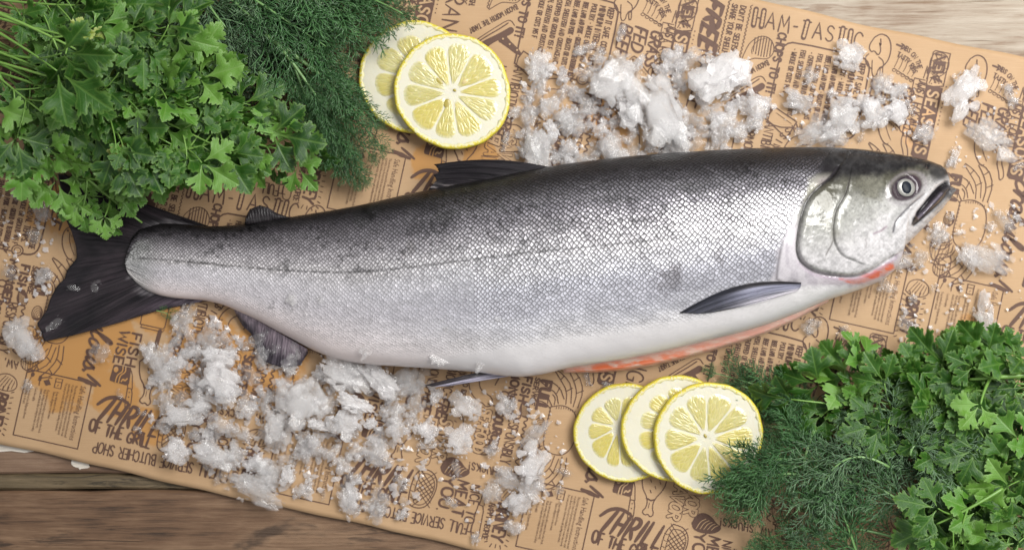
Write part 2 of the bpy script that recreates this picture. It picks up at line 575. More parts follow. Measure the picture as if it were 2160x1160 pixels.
def P(pts, sm=0, ink=None):
    if sm: pts = chaikin(list(pts) + [pts[0]], sm)[:-1]
    (ink or drawing).poly([T(p) for p in pts])


def circle(cx, cy, rx, ry=None, n=20, a0=0, a1=360):
    ry = rx if ry is None else ry
    return [(cx + rx * math.cos(math.radians(a0 + (a1 - a0) * k / n)), cy + ry * math.sin(math.radians(a0 + (a1 - a0) * k / n))) for k in range(n + 1)]


R2 = random.Random(3)


def text(t, size, w=2.0, slant=0.0, gap=.2, jit=.03, style='plain', ink=None, length=None, wid=1.0, arc=None):
    """hand lettering centred on the current placing; length fits the run to that many pixels"""
    ink = ink or lettering
    adv = sum(GL[c][0] * wid + gap for c in t) - gap
    k = 1.0
    if length: k = length / (adv * size)
    x = -adv * size * k / 2
    for c in t:
        g = GL[c]
        dy = R2.uniform(-jit, jit) * size; rot = R2.uniform(-jit, jit) * 1.5
        hgt = 1 + R2.uniform(-jit, jit)

        def m(p):
            px = (p[0] * wid - slant * (p[1] - 0.5)) * size * k
            py = (p[1] - 0.5) * size * hgt + dy
            px, py = px - rot * py, py + rot * px
            px += x
            if arc:                               # bend the run round a circle of that radius
                a = px / arc
                rr = arc - py
                px, py = rr * math.sin(a), arc - rr * math.cos(a)
            return T((px, py))
        strokes = [(s, 0) for s in g[1]] + [(s, 2) for s in g[2]]
        for s, sm in strokes:
            if sm: s = chaikin(s, 2)
            pts = [m(p) for p in s]
            if style == 'outline':
                ink.line(pts, w)
            elif style == 'brush':
                ink.line(pts, w * R2.uniform(.85, 1.15), 0.55, step=3.5)
            elif style == 'striped':
                vert = abs(s[0][0] - s[-1][0]) < abs(s[0][1] - s[-1][1]) * 0.75 and len(s) < 6
                ink.line(pts, w if vert else 3.2)
            else:
                ink.line(pts, w)
        if style in ('outline', 'striped'):
            for s, sm in strokes:
                if sm: s = chaikin(s, 2)
                pts = [m(p) for p in s]
                vert = abs(s[0][0] - s[-1][0]) < abs(s[0][1] - s[-1][1]) * 0.75 and len(s) < 6
                if style == 'outline': knock.line(pts, w - 3.0)
                elif vert: knock_striped(pts, w - 6.2)
        x += (g[0] * wid + gap) * size * k


def knock_striped(pts, w):
    q = []
    for a, b in zip(pts, pts[1:]):
        Ln = math.hypot(b[0] - a[0], b[1] - a[1])
        n = max(1, int(Ln / 6.5))
        for i in range(n):
            t0, t1 = (i + .28) / n, (i + .66) / n
            knock.line([(a[0] + (b[0] - a[0]) * t, a[1] + (b[1] - a[1]) * t) for t in (t0, t1)], w)


def script(t, size, w, length, slant=.25):
    adv = sum(SCRIPT[c][0] for c in t)
    k = length / (adv * size)
    x = -length / 2
    for c in t:
        for s in SCRIPT[c][1]:
            pts = [T((x + (p[0] - slant * (p[1] - .5)) * size * k, (p[1] - .5) * size)) for p in chaikin(s, 2)]
            lettering.line(pts, w * R2.uniform(.9, 1.15), 0.4, step=5)
        x += SCRIPT[c][0] * size * k


_fcache = {}
def set_type(t, size, x, y, ink=None, squeeze=1.0):
    """small print in a plain built-in typeface, left edge at x, baseline y"""
    if t not in _fcache:
        cu = bpy.data.curves.new('type', 'FONT'); cu.body = t; cu.size = 1.0; cu.resolution_u = 1
        ob = bpy.data.objects.new('type', cu); C.objects.link(ob)
        me = ob.evaluated_get(bpy.context.evaluated_depsgraph_get()).to_mesh()
        _fcache[t] = ([(v.co.x, v.co.y) for v in me.vertices], [tuple(p.vertices) for p in me.polygons])
        bpy.data.objects.remove(ob); bpy.data.curves.remove(cu)
    v, f = _fcache[t]
    ink = ink or lettering
    z = ink.lay(); o = len(ink.v)
    for a, b in v:
        q = T((x + a * size * squeeze, y - b * size)); ink.v.append((q[0], q[1], z))
    ink.f += [tuple(o + k for k in t_) for t_ in f]


# every motif: photo position of one clean instance, turn on the sheet, drawing routine
def m_ham(): text('HAM-TASTIC', 34, 11.5, gap=.30, style='striped', length=232, jit=.04)
def m_chops(): text('CHOPS TO IT!', 17, 4.0, length=128, jit=.03)
def m_temps():
    L([(-95,86),(-95,-60),(-88,-78),(-70,-86),(78,-86),(92,-76),(97,-58),(97,66),(92,84),(78,92),(62,92)], 3.4, 1)
    L(circle(52, 88, 12, 11), 2.4); L(circle(52, 88, 7, 6), 1.8)
    L([(-95,86),(-70,98),(-30,90),(38,92)], 2.6, 1)
    rows = [('KEEP IT SAFE. COOK TO THESE', 150), ('MINIMUM INTERNAL TEMPS.', 140), ('POULTRY - WHOLE OR GROUND 165 F', 148),
            ('BEEF, LAMB AND PORK - GROUND OR TENDERIZED 155 F', 165), ('BEEF, LAMB AND PORK - ROASTS OR CUTS 145 F', 158),
            ('FISH, SHELLFISH AND CRUSTACEANS', 140), ('- CHOPPED OR GROUND 155 F', 112), ('FISH, SHELLFISH AND CRUSTACEANS', 140), ('- WHOLE OR CUTS 145 F', 96)]
    o = list(TR)
    for i, (t, ln) in enumerate(rows):
        cx = 80 - i * 18.3
        p = T((cx, -72 + ln / 2))
        TR[:] = [p[0], p[1], -o[3], o[2]]
        text(t, 12.5 if i < 2 else 10.5, 2.3 if i < 2 else 1.9, length=ln, jit=.02, gap=.24)
        TR[:] = o
def m_chicken():
    L([(-14,-30),(-22,-10),(-14,2),(-8,-4),(2,6),(6,-6),(-2,-24),(4,-14),(0,-30)], 2.4, 2)
    L([(-14,-30),(-2,-42),(16,-38),(26,-18),(26,8),(18,24),(10,30)], 2.6, 2)
    L([(-18,6),(-24,14),(-18,30),(-4,36)], 2.4, 2); L([(4,8),(16,14),(18,28),(8,32),(8,46),(2,52),(-3,44),(-6,30),(-8,18)], 2.2, 2)
    L([(12,32),(15,46),(20,44),(17,28)], 2.0, 1)
def m_dibs():
    L([(-30,-30),(-18,-28)], 4); L([(-20,-34),(-12,-28),(-20,-22)], 2.5)
    o = list(TR)
    p = T((10, -16)); TR[:] = [p[0], p[1], math.cos(math.radians(38) ) * o[2] - math.sin(math.radians(38)) * o[3], math.sin(math.radians(38)) * o[2] + math.cos(math.radians(38)) * o[3]]
    text('DIBS ON THE', 9.5, 2.0, length=62, arc=60); TR[:] = o
    p = T((2, 0)); TR[:] = [p[0], p[1], math.cos(math.radians(34)) * o[2] - math.sin(math.radians(34)) * o[3], math.sin(math.radians(34)) * o[2] + math.cos(math.radians(34)) * o[3]]
    text('TASTY RIBS', 10, 2.0, length=56, arc=70); TR[:] = o
    for i in range(5):
        x = -20 + i * 10
        L([(x, -14 + i * 5), (x - 1, 4 + i * 4), (x - 5, 18 + i * 3)], 1.4, 1)
        L(circle(x - 4, 24 + i * 3.4, 4, 3, 10), 1.5)
    L([(-26, 20), (20, 38)], 1.5)
def m_news():
    # shop sign: outlined NEW over a solid SEASONS, outlined MARKET beside
    L([(-104,-17),(-34,-17)], 2.2); L([(-104,-17),(-104,15)], 2.2); L([(-104,15),(-100,19),(-34,19)], 2.2)
    o = list(TR)
    p = T((-70, 1)); TR[:2] = p; text('NEW', 22, 5.5, length=54, jit=0); TR[:] = o
    P([(-30,-17),(122,-17),(126,-13),(126,13),(120,19),(-30,19)], 0, emblem())
    p = T((48, 1)); TR[:2] = p; text('SEASONS', 23, 4.6, length=134, jit=0, ink=knock, gap=.25); TR[:] = o
    L([(-38,23),(-38,46),(80,46),(86,42),(86,23)], 2.0)
    p = T((24, 34)); TR[:2] = p; text('MARKET', 13, 2.0, length=100, jit=0, gap=.75); TR[:] = o
def m_grass():
    for t, y, h, ln in (('GRASS', -34, 24, 76), ('FED', 0, 26, 50), ('BEEF', 32, 24, 66)):
        o = list(TR); p = T((-38 + ln / 2, y)); TR[:2] = p; text(t, h, 5.4, slant=.22, length=ln, style='brush', jit=.05, gap=.12); TR[:] = o
    for k in range(4): L([(-42 + k * 3, -48 + k * 2), (-37 + k * 3, -40 + k)], 1.4)
def m_free():
    text('FREE', 34, 11.5, slant=.35, length=104, style='brush', jit=.06, gap=.22)
def m_range(): text('RANGE', 36, 4.2, length=126, jit=.07, gap=.22, style='brush')
def m_selfish():
    for y in (-25, 22): L([(-62 + k * 4, y + (2.6 if k % 2 else -2.6)) for k in range(33)], 1.8, 1)
    o = list(TR)
    p = T((-4, -9)); TR[:2] = p; text("DON'T BE SELFISH,", 11.5, 2.3, length=104, jit=.04); TR[:] = o
    p = T((6, 9)); TR[:2] = p; text('SHARE YOUR SHELLFISH.', 11.5, 2.3, length=124, jit=.04); TR[:] = o
def m_chop():
    L([(-30,44),(-38,52),(-30,8),(-22,-8),(-6,-22),(12,-22),(26,-8),(28,10),(18,24),(0,26),(-12,28),(-22,36),(-30,44)], 1.8, 2)
    for k in range(7):
        x = -16 + k * 6; h = math.sqrt(max(0, 1 - ((x - 3) / 26) ** 2)) * 23
        L([(x - 1, -h + 1), (x + 1, h * .9)], 2.0)
    L([(-16,20),(-20,10),(-12,-10),(4,-18)], 1.2, 1)
def m_bacon():
    P([(-50,22),(-30,14),(0,8),(22,2),(34,-2),(40,6),(34,14),(10,18),(-14,24),(-34,34)], 1)
    L([(-50,12),(-26,2),(4,-8),(28,-16),(38,-14),(42,-2)], 2.0, 1); L([(-48,16),(-20,6),(8,-2),(30,-10)], 2.6, 1)
    L([(-52,18),(-48,10)], 1.5)
    o = list(TR); p = T((2, -26)); a = math.radians(166)
    TR[:] = [p[0], p[1], math.cos(a) * o[2] - math.sin(a) * o[3], math.sin(a) * o[2] + math.cos(a) * o[3]]
    text("BACON WORTH THE TAKIN'", 10.5, 2.0, length=112, jit=.03); TR[:] = o
def m_cleaver():
    P([(-34,-9),(-26,-12),(-20,-6),(24,-2),(24,9),(-22,10),(-30,12),(-36,4)], 1)
    for x in (-26, -8, 12): P(circle(x, 1, 2.2, None, 8), 0, knock)
    L([(24,-6),(24,12)], 3); L([(24,-6),(80,-10),(84,30),(30,26),(24,12)], 2.4)
    L([(34,2),(74,0)], 1.2)
def m_antibiotic():
    o = list(TR)
    p = T((0, -20)); TR[:2] = p; text('ANTIBIOTIC-', 19, 2.6, length=100, jit=.03, gap=.16, wid=.8); TR[:] = o
    p = T((84, -18)); TR[:2] = p; text('FREE', 22, 5, slant=.25, length=54, style='brush', gap=.14); TR[:] = o
    p = T((-2, 16)); TR[:2] = p; text('HORMONE-', 18, 2.6, length=84, jit=.03, gap=.16); TR[:] = o
    p = T((68, 18)); TR[:2] = p; text('FREE', 22, 5, slant=.25, length=52, style='brush', gap=.14); TR[:] = o
def m_link():
    o = list(TR)
    for k, ch in enumerate('THE MISSING LINK'):
        if ch == ' ': continue
        a = math.radians(-62 - k * 12.5)
        q = T((62 * math.cos(a), 62 * math.sin(a)))
        d = a - math.pi / 2
        TR[:] = [q[0], q[1], math.cos(d) * o[2] - math.sin(d) * o[3], math.sin(d) * o[2] + math.cos(d) * o[3]]
        # letters stand with their feet toward the sausage
        dd = math.radians(180); c_, s_ = TR[2], TR[3]
        text(ch, 14, 2.4, jit=.02); TR[:] = o
    L(circle(0, 0, 46, 46, 26, -80, -260), 2.2); L(circle(0, 0, 24, 24, 18, -90, -255), 2.0)
    L([(8,-45),(16,-40),(14,-28),(2,-24)], 2.2, 1); L([(-8,45),(2,52),(14,44),(10,30),(-6,23)], 2.2, 1)
    L([(16,-18),(10,2)], 4.5, 0, .6)
    L(circle(34, 18, 9, 7, 12), 3.2); L([(4,44),(24,46),(48,36),(56,16),(52,-2)], 2.4, 2)
def m_local():
    o = list(TR)
    for k in range(10):
        for y in (-24, 8): P(circle(-40 + k * 9, y, 1.6, None, 6))
    for k in range(3):
        for x in (-44, 46): P(circle(x, -16 + k * 9, 1.6, None, 6))
    p = T((-2, -8)); TR[:2] = p; text('WE BUY', 17, 2.8, length=74, jit=.05); TR[:] = o
    p = T((8, 26)); TR[:2] = p; text('JUST LOCAL', 17, 3.2, length=104, slant=.15, jit=.06, style='brush'); TR[:] = o
    L([(-48,20),(-74,16)], 2.2); L([(-48,27),(-74,24)], 2.2)
def m_shrimp():
    L([(14,34),(4,22),(14,16),(22,0),(18,-20),(2,-30),(-14,-26),(-20,-10),(-18,10)], 1.9, 2)
    L([(-18,10),(-12,6),(-8,-8),(0,-14),(8,-8),(8,8),(0,18),(-8,28),(-12,40)], 1.9, 2)
    for k in range(6):
        a = math.radians(-170 + k * 38); L([(2 + 9 * math.cos(a), -4 + 11 * math.sin(a)), (2 + 20 * math.cos(a), -4 + 25 * math.sin(a))], 1.3)
    for k in range(5): L([(-4, -2), (-18 + k * 3, 16 + k * 2)], 1.1)
    for k in range(3): L([(2 - k * 4, 20 + k * 4), (10 - k * 4, 30 + k * 3)], 2.4)
    P(circle(-18, 14, 4, 9, 10))
def m_monger():
    o = list(TR)
    for t, x, y, h, w, ln in (('FULL', 0, -36, 20, 7, 60), ('SERVICE', -4, -16, 10, 2.8, 58), ('FISH', -4, 4, 17, 5, 52), ('MONGER', 10, 30, 17, 5, 92)):
        p = T((x, y)); TR[:2] = p; text(t, h, w, length=ln, jit=.03, gap=.26); TR[:] = o
def m_shells():
    P([(-12,-14),(0,-20),(10,-8),(12,10),(2,16),(-8,12),(-14,0)], 2)
    for k in range(6): L([(-9 + k * 2.2, -12 + k), (-4 + k * 2.6, 11)], 1.0, 0, 0, knock)
    L(circle(36, 22, 11, 15, 16), 1.7)
    for k in range(1, 5): L(circle(36 + k * 1.3, 22 + k * 1.6, 11 - k * 2, 15 - k * 2.7, 14), 1.2)
def m_seafood():
    o = list(TR)
    L([(-56 + k * 7, -52 + (6 if k % 2 else -6)) for k in range(17)], 3.0, 2, .4)
    for t, x, y, h, w, ln, st in (('RESPONSIBLY', 6, -28, 21, 2.8, 106, 'plain'), ('SOURCED', -4, 4, 18, 5.4, 84, 'brush'), ('SEAFOOD', 2, 34, 22, 8.2, 92, 'outline')):
        p = T((x, y)); TR[:2] = p; text(t, h, w, length=ln, jit=.04, gap=.18, style=st); TR[:] = o
def m_crab():
    L([(-20,-44),(6,-54),(34,-44),(44,-14),(44,26),(30,50),(4,54),(-16,44),(-22,20),(-20,-20),(-20,-44)], 2.0, 2)
    for k in range(9): L([(-22, -34 + k * 8), (-17, -35 + k * 8)], 1.6); L([(-8 + k * 5, -51 + abs(k - 4)), (-8 + k * 5, -46 + abs(k - 4))], 1.4)
    for sg in (-1, 1):
        f = lambda p: (p[0], p[1] * sg)
        Q = lambda pts, w=2.0: L([f(p) for p in pts], w, 1)
        Q([(-18,46),(-30,62),(-48,66),(-66,58),(-56,60),(-62,48),(-44,52),(-30,48),(-20,40)])
        Q([(-30,62),(-28,50)]); Q([(-14,50),(-14,64),(-22,70)])
        Q([(-6,54),(-14,74),(-38,84),(-58,94),(-36,98),(-10,88),(4,66)]); Q([(-14,74),(-10,88)]); Q([(-38,84),(-34,97)])
        Q([(10,56),(6,84),(-12,104),(-34,126),(-8,116),(14,96),(20,60)]); Q([(6,84),(16,92)]); Q([(-12,104),(-6,114)])
        Q([(26,54),(28,84),(16,108),(-4,132),(24,122),(40,92),(36,54)]); Q([(28,84),(40,92)]); Q([(16,108),(26,118)])
def m_crabulous():
    script('crabulous!', 36, 6.2, 226)
    L([(114,22),(122,-16)], 10, 0, .6)
def m_shucks(): text('AW, SHUCKS!', 15, 2.6, length=112, slant=-.2, jit=.05, gap=.3)
def m_oyster():
    P([(-32,6),(-26,-14),(-10,-22),(8,-16),(20,-4),(32,0),(30,10),(14,20),(-10,22),(-26,18)], 2)
    for k in range(5): L([(-20 + k * 8, 15 - k), (-14 + k * 8, -2 + k), (-4 + k * 7, -9 + k * 2)], 1.7, 1, .3, knock)
def m_steak():
    L([(-12,-42),(12,-40),(26,-22),(26,4),(16,32),(2,42),(-18,42),(-28,30),(-26,-22),(-12,-42)], 2.3, 2)
    L([(-10,-32),(8,-34),(22,-18),(22,4),(12,28),(-2,36),(-14,34),(-18,20),(-16,-20),(-10,-32)], 1.6, 2)
    for k in range(-3, 4):
        a = k * 11
        L([(max(-17, -30 + a * .4 + 8), -26 + a + 6), (min(21, 30), 16 + a * .9)], 1.7) if abs(k) < 3 else None
        L([(-16, 18 + a), (20, -20 + a * .9)], 1.7) if abs(k) < 3 else None
    for k in range(4): L([(-27, -20 + k * 14), (-19, -18 + k * 14)], 1.2)
def m_meat():
    o = list(TR)
    for t, x, y, h, w, ln in (('NICE TO', 0, -32, 20, 3.4, 80), ('MEAT', -6, -4, 24, 5.2, 74), ('YOU.', -8, 28, 24, 5, 72)):
        p = T((x, y)); TR[:2] = p; text(t, h, w, length=ln, jit=.07, gap=.2, style='brush'); TR[:] = o
def m_butcher():
    text('FULL SERVICE BUTCHER SHOP', 22, 2.9, length=264, jit=.05, gap=.22)
    L([(-140,-4),(-140,12)], 2.2); L([(-147,-4),(-133,-4)], 2.2)
def m_happy(): text('HAPPY PEOPLE', 11, 2.2, length=76, jit=.03)
def m_briney():
    text('BRINEY', 25, 5.4, slant=.12, length=76, jit=.05, gap=.16)
    for k in range(9):
        for sg in (-1, 1):
            x = -44 + k * 11
            L([(x, sg * 19), (x + (x * .06), sg * (24 + (k % 2)))], 2.0)
    for sg in (-1, 1):
        for y in (-9, 0, 9): L([(sg * 47, y), (sg * 54, y * 1.3)], 2.0)
def m_knife():
    L([(-6,-34),(-9,-8),(-7,2),(-10,12),(-8,34),(0,38),(9,34),(8,10),(7,-32),(-6,-34)], 2.0, 1)
    L([(-4,-34),(-2,-60),(4,-58),(6,-34)], 1.8)
def m_safe():
    w, h = 139, 142
    for a in ([(-h/2,-w/2),(h/2,-w/2)], [(h/2,-w/2),(h/2,w/2)], [(h/2,w/2),(-h/2,w/2)], [(-h/2,w/2),(-h/2,-w/2)]): L(a, 2.3)
    x0 = -h / 2 + 14
    set_type('Safe Handling Instructions', 17.5, x0 - 4, -w / 2 + 22, squeeze=.64)
    body = ['This product was prepared from inspected and passed meat and/', 'or poultry. Some food products may contain bacteria that could',
            'cause illness if the product is mishandled or cooked improperly.', 'For your protection, follow these safe handling instructions.']
    for i, t in enumerate(body): set_type(t, 7.6, x0 - 2, -w / 2 + 33 + i * 7.2, squeeze=.56)
    cols = [(72, ['Keep refrigerated or frozen.', 'Thaw in refrigerator or microwave.']),
            (92, ['Keep raw meat and poultry separate from other foods.', 'Wash working surfaces (including cutting boards),', 'utensils, and hands after touching raw meat or poultry.']),
            (118, ['Cook thoroughly.']), (130, ['Keep hot foods hot. Refrigerate leftovers', 'immediately or discard.'])]
    for y, ls in cols:
        for i, t in enumerate(ls): set_type(t, 8.0, x0 + 20, -w / 2 + y - 3 + i * 7.0, squeeze=.52)
    # fridge, tap over a chopping board, pan, thermometer
    L([(x0-8,-w/2+62),(x0+12,-w/2+62),(x0+12,-w/2+76),(x0-8,-w/2+76),(x0-8,-w/2+62)], 1.7); L([(x0-1,-w/2+62),(x0-1,-w/2+76)], 1.3); L([(x0+4,-w/2+68),(x0+8,-w/2+70)], 1.2)
    P([(x0-2,-w/2+90),(x0+8,-w/2+84),(x0+12,-w/2+94),(x0+3,-w/2+101)]); L([(x0-6,-w/2+84),(x0-6,-w/2+90),(x0-2,-w/2+92)], 1.6)
    P([(x0-5,-w/2+106),(x0+5,-w/2+106),(x0+5,-w/2+113),(x0-5,-w/2+112)]); L([(x0+5,-w/2+109),(x0+14,-w/2+108)], 2)
    P(circle(x0-5, -w/2+126, 5, 4, 12)); L([(x0-2,-w/2+127),(x0+14,-w/2+132)], 1.5)
def m_thrill():
    L([(-70,-4),(-54,-24),(-30,-31),(-8,-24)], 8, 2, .5, lettering)
    L([(-36,-26),(-50,6),(-60,28)], 9, 1, .5, lettering)
    o = list(TR)
    p = T((20, 2)); TR[:2] = p; text('HRILL', 48, 8.5, slant=.36, length=104, style='brush', gap=.24, jit=.04, wid=.72); TR[:] = o
    p = T((-6, 42)); TR[:2] = p; text('OF THE GRILL', 24, 5.6, length=134, jit=.07, gap=.2, style='brush'); TR[:] = o
def m_fishwise():
    o = list(TR)
    p = T((-30, -14)); TR[:2] = p; text('FISH', 20, 4.2, length=68, jit=0, gap=.26); TR[:] = o
    p = T((-30, 12)); TR[:2] = p; text('WISE', 20, 4.2, length=68, jit=0, gap=.22); TR[:] = o
    P([(10,-18),(42,-20),(46,-16),(44,20),(40,22),(10,20),(8,16),(8,-16)], 0, emblem())
    for k in range(2): L([(8, -6 + k * 6), (20, -8 + k * 6), (28, 2 + k * 6), (45, 2 + k * 7)], 2.4, 2, 0, knock)
    P(circle(18, 13, 6, 5, 12), 0, knock); L([(32,-14),(38,-10),(34,-6),(40,-3)], 3, 1, 0, knock)
def m_flavor():
    o = list(TR)
    p = T((-6, -17)); TR[:2] = p; text('SAVOR', 25, 8.2, slant=.15, length=84, style='outline', jit=.06, gap=.16); TR[:] = o
    p = T((4, 15)); TR[:2] = p; text('FLAVOR', 25, 8.2, slant=.15, length=96, style='outline', jit=.06, gap=.16); TR[:] = o
def m_drumstick():
    L([(-28,-40),(-22,-10),(-6,10),(-4,28),(-12,40),(-4,46),(2,42),(8,48),(14,40),(8,28),(8,10),(24,-16),(26,-40)], 2.3, 1)
    L([(-8,10),(2,13),(10,9)], 3); L([(0,18),(0,30)], 1.3)
    for x, y in ((-8,-30),(4,-18),(12,-30),(-4,-8),(8,-38)): L([(x, y), (x + 3, y + 5)], 1.8)
    L([(-28,-40),(-10,-58),(16,-56),(26,-40)], 2.3, 2)
def m_paring():
    L([(-5,-4),(-6,36),(0,40),(7,36),(6,-4),(-5,-4)], 1.9, 1); L([(-5,-4),(-10,-46),(0,-40),(5,-4)], 1.9, 1)
    for y in (4, 14, 24): P(circle(0, y, 1.6, None, 6))
def m_links():
    for k in range(3):
        L(circle(-10 + k * 4, -20 + k * 20, 16, 8.5, 16), 2.3); P(circle(-10 + k * 4, -20 + k * 20, 7, 3, 10))
def m_bread():
    L(circle(0, 0, 17, 12, 16), 2.0); L([(-17,0),(-18,26),(-8,36),(10,36),(18,24),(17,0)], 2.0, 1)
    for k in range(6): L([(-14 + k * 5.5, 12), (-11 + k * 5, 34)], 1.1)
    L([(-17,14),(0,24),(17,12)], 1.4, 1); L([(-10,-4),(8,4)], 1.3)
def m_snail():
    L([(-26,10),(-22,-12),(0,-20),(20,-10),(24,8),(10,18),(-14,18),(-26,10)], 2.0, 2)
    for k in range(5): L([(-20 + k * 8, 12), (-12 + k * 7, -2), (-4 + k * 5, -14 + k * 2)], 1.5, 1)
def m_sushi():
    L(circle(0, 0, 20, 32, 20), 1.7); L([(-20,-6),(0,-2),(20,-8)], 1.7, 1); L([(2,-2),(-2,32)], 2)
    for k in range(5): L([(-14 + k * 7, -24), (-12 + k * 7, -8)], 1.1); L([(-15 + k * 8, 4), (-12 + k * 6, 24)], 1.0)
def m_cutlery():
    L(circle(-22, -22, 11, 11, 14), 2.2); P(circle(-22, -22, 2.6, None, 8))
    L([(-12,-26),(4,-10),(12,8),(26,20),(32,34),(22,30),(8,16),(2,0),(-16,-10)], 2.2, 2)
    L([(-22,-11),(-24,8),(-14,28),(-10,44),(-2,36),(-6,20),(-14,6),(-14,-12)], 2.2, 2)
def m_board():
    L([(-30,-30),(20,-30),(24,-26),(24,26),(20,30),(-28,30),(-30,-30)], 2.0); L([(-24,30),(-26,36),(22,36),(24,30)], 1.6)
    P([(-78,-18),(-70,-26),(-62,-18),(-58,6),(-68,20),(-80,10)], 2)
    L([(16,36),(14,74)], 9)
def m_tobe():
    L([(-30,-14),(-26,8),(-32,26)], 1.8, 1); text('TO BE', 10, 2.2, length=34)
def m_melon():
    L([(30,20),(24,-10),(0,-26),(-26,-14),(-34,10),(-20,30),(8,34),(24,28)], 2.0, 2)
    for x, y in ((-14,0),(-4,-12),(8,4),(-10,14),(6,18),(16,-4)): L([(x, y), (x + 4, y + 2)], 1.8)
def m_carrot():
    L([(-8,-34),(-16,-26),(-18,-6),(-10,16),(6,34),(12,30)], 2.1, 2); L([(-8,-34),(2,-30),(8,-24),(18,-14),(30,-4)], 2.1, 1)
    L([(-4,-24),(-2,-8),(6,8),(16,22)], 1.5, 1); P(circle(-9, -26, 2.4, None, 8))
    for k in range(7): L([(-4 + k * 4.5, -22 + k * 3), (-2 + k * 4.5, -18 + k * 3)], 1.4)

# name, photo x, y, turn
MOTIFS = [(m_ham, 1706, 62, 0), (m_chops, 1638, 133, 90), (m_temps, 1727, 188, 0), (m_chicken, 1852, 112, 0), (m_dibs, 1915, 130, 0), (m_news, 1966, 212, 90),
          (m_grass, 1345, 98, 90), (m_free, 1500, 55, 90), (m_range, 950, 52, 90), (m_selfish, 1548, 66, 90), (m_chop, 1607, 98, 0), (m_bacon, 1045, 66, -26),
          (m_cleaver, 1082, 98, 26), (m_antibiotic, 403, 664, 90), (m_link, 505, 690, 0), (m_local, 1434, 100, 90), (m_shrimp, 1450, 22, 0),
          (m_monger, 1112, 826, 90), (m_shells, 1108, 866, 0), (m_seafood, 1050, 914, 90), (m_crab, 1172, 905, 0), (m_crabulous, 213, 690, 90),
          (m_shucks, 1044, 994, 180), (m_oyster, 961, 986, 0), (m_steak, 893, 1031, 0), (m_meat, 966, 1056, 90), (m_butcher, 326, 970, 180),
          (m_happy, 1030, 1099, 90), (m_briney, 1056, 1102, 90), (m_knife, 1008, 1098, 0), (m_safe, 111, 862, 90), (m_thrill, 272, 876, 4),
          (m_fishwise, 262, 764, 90), (m_flavor, 1446, 1046, 90), (m_drumstick, 1374, 1042, 0), (m_paring, 1334, 1058, -4), (m_links, 626, 218, 0),
          (m_bread, 66, 746, 0), (m_snail, 14, 806, 0), (m_sushi, 1983, 520, 0), (m_cutlery, 1925, 296, 0), (m_board, 330, 660, 0), (m_tobe, 980, 818, 90),
          (m_melon, 1084, 286, 0), (m_carrot, 146, 514, 0)]
PU, PV, SEAM, SHIFT = 543.0, 610.0, 2014.0, 207.0
for fn, x, y, deg in MOTIFS:
    u, v = px_uv(x, y)
    if u > SEAM and fn is not m_news: u -= SHIFT
    while v > 912 - 20: v -= PV
    fv = v
    while fv - PV > -320: fv -= PV
    u = u % PU
    for row in range(2):
        vv = fv + row * PV
        if vv > 905: continue
        for col in range(-1, 6):
            uu = u + col * PU
            for far in (False, True):
                if far: uu2 = uu + SHIFT - PU
                else: uu2 = uu
                if (uu2 > SEAM) != far or uu2 < -120 or uu2 > 2560: continue
                R2.seed(hash((fn.__name__, row)) % 1000 if False else (len(fn.__name__) * 31 + row * 7 + int(u)))
                place(uu2, vv, deg)
                fn()


def ink_object(ink, name, mat, lift):
    vs = np.array(ink.v, float)
    x = CA * vs[:, 0] - SA * vs[:, 1]; y = SA * vs[:, 0] + CA * vs[:, 1]
    xm = (x - 1080) * S; ym = (580 - y) * S
    z = paper_z(xm, ym) + lift + vs[:, 2]
    t = np.minimum(vs[:, 1] - V0, V1 - vs[:, 1]) / (V1 - V0)
    e = np.clip(1 - t / 0.05, 0, None)
    ph = np.where(vs[:, 1] < 280, 0.0, 2.0)
    z = z + 0.0010 * e * e * (0.5 + 0.5 * np.sin(vs[:, 0] * 0.006 + ph))
    me = mesh_from(name, np.stack([xm, ym, z], 1).tolist(), ink.f, mat, False)
    # let every face look up
    bm = bmesh.new(); bm.from_mesh(me)
    bm.normal_update()
    bmesh.ops.reverse_faces(bm, faces=[f for f in bm.faces if f.normal.z < 0])
    bm.to_mesh(me); bm.free()
    return new_obj(name, me, paper)


ink_object(lettering, 'printed_lettering', ink_mat, 0.00016)
ink_object(drawing, 'printed_drawing', ink_mat, 0.00016)
for e_ in emblems: ink_object(e_, 'printed_emblem', ink_mat, 0.00016)
ink_object(knock, 'reversed_lettering', paper_mat, 0.00046)

# ================================================================= the salmon
TOPP = np.array([(272,548),(274,536),(277,521),(283,502),(296,485),(315,478),(340,471),(380,472),(440,478),(500,475),(560,465),(600,460),(650,452),(700,444),(750,435),(800,424),(850,412),(900,402),
                 (950,392),(1000,383),(1050,373),(1100,362),(1150,353),(1200,345),(1300,333),(1400,324),(1500,318),(1600,313),(1700,311),(1760,312),(1820,316),(1880,324),
                 (1930,333),(1962,341),(1980,348),(1989,356),(1992.5,366),(1994,386),(1996,391),(2001,392),(2006,396),(2009,401)], float)
BOTP = np.array([(272,560),(274,571),(278,581),(290,596),(302,606),(316,615),(340,624),(370,629),(400,631),(430,633),(470,642),(500,655),(540,673),(580,695),(620,716),(660,738),(700,754),(750,765),
                 (800,770),(900,776),(1000,784),(1060,792),(1100,795),(1150,788),(1200,775),(1260,766),(1320,757),(1380,745),(1440,731),(1500,716),(1560,701),(1620,683),(1680,660),
                 (1740,634),(1800,615),(1850,596),(1882,574),(1888,563),(1893,531),(1916,509),(1950,476),(1985,441),(2002,417),(2007,408),(2009,403)], float)
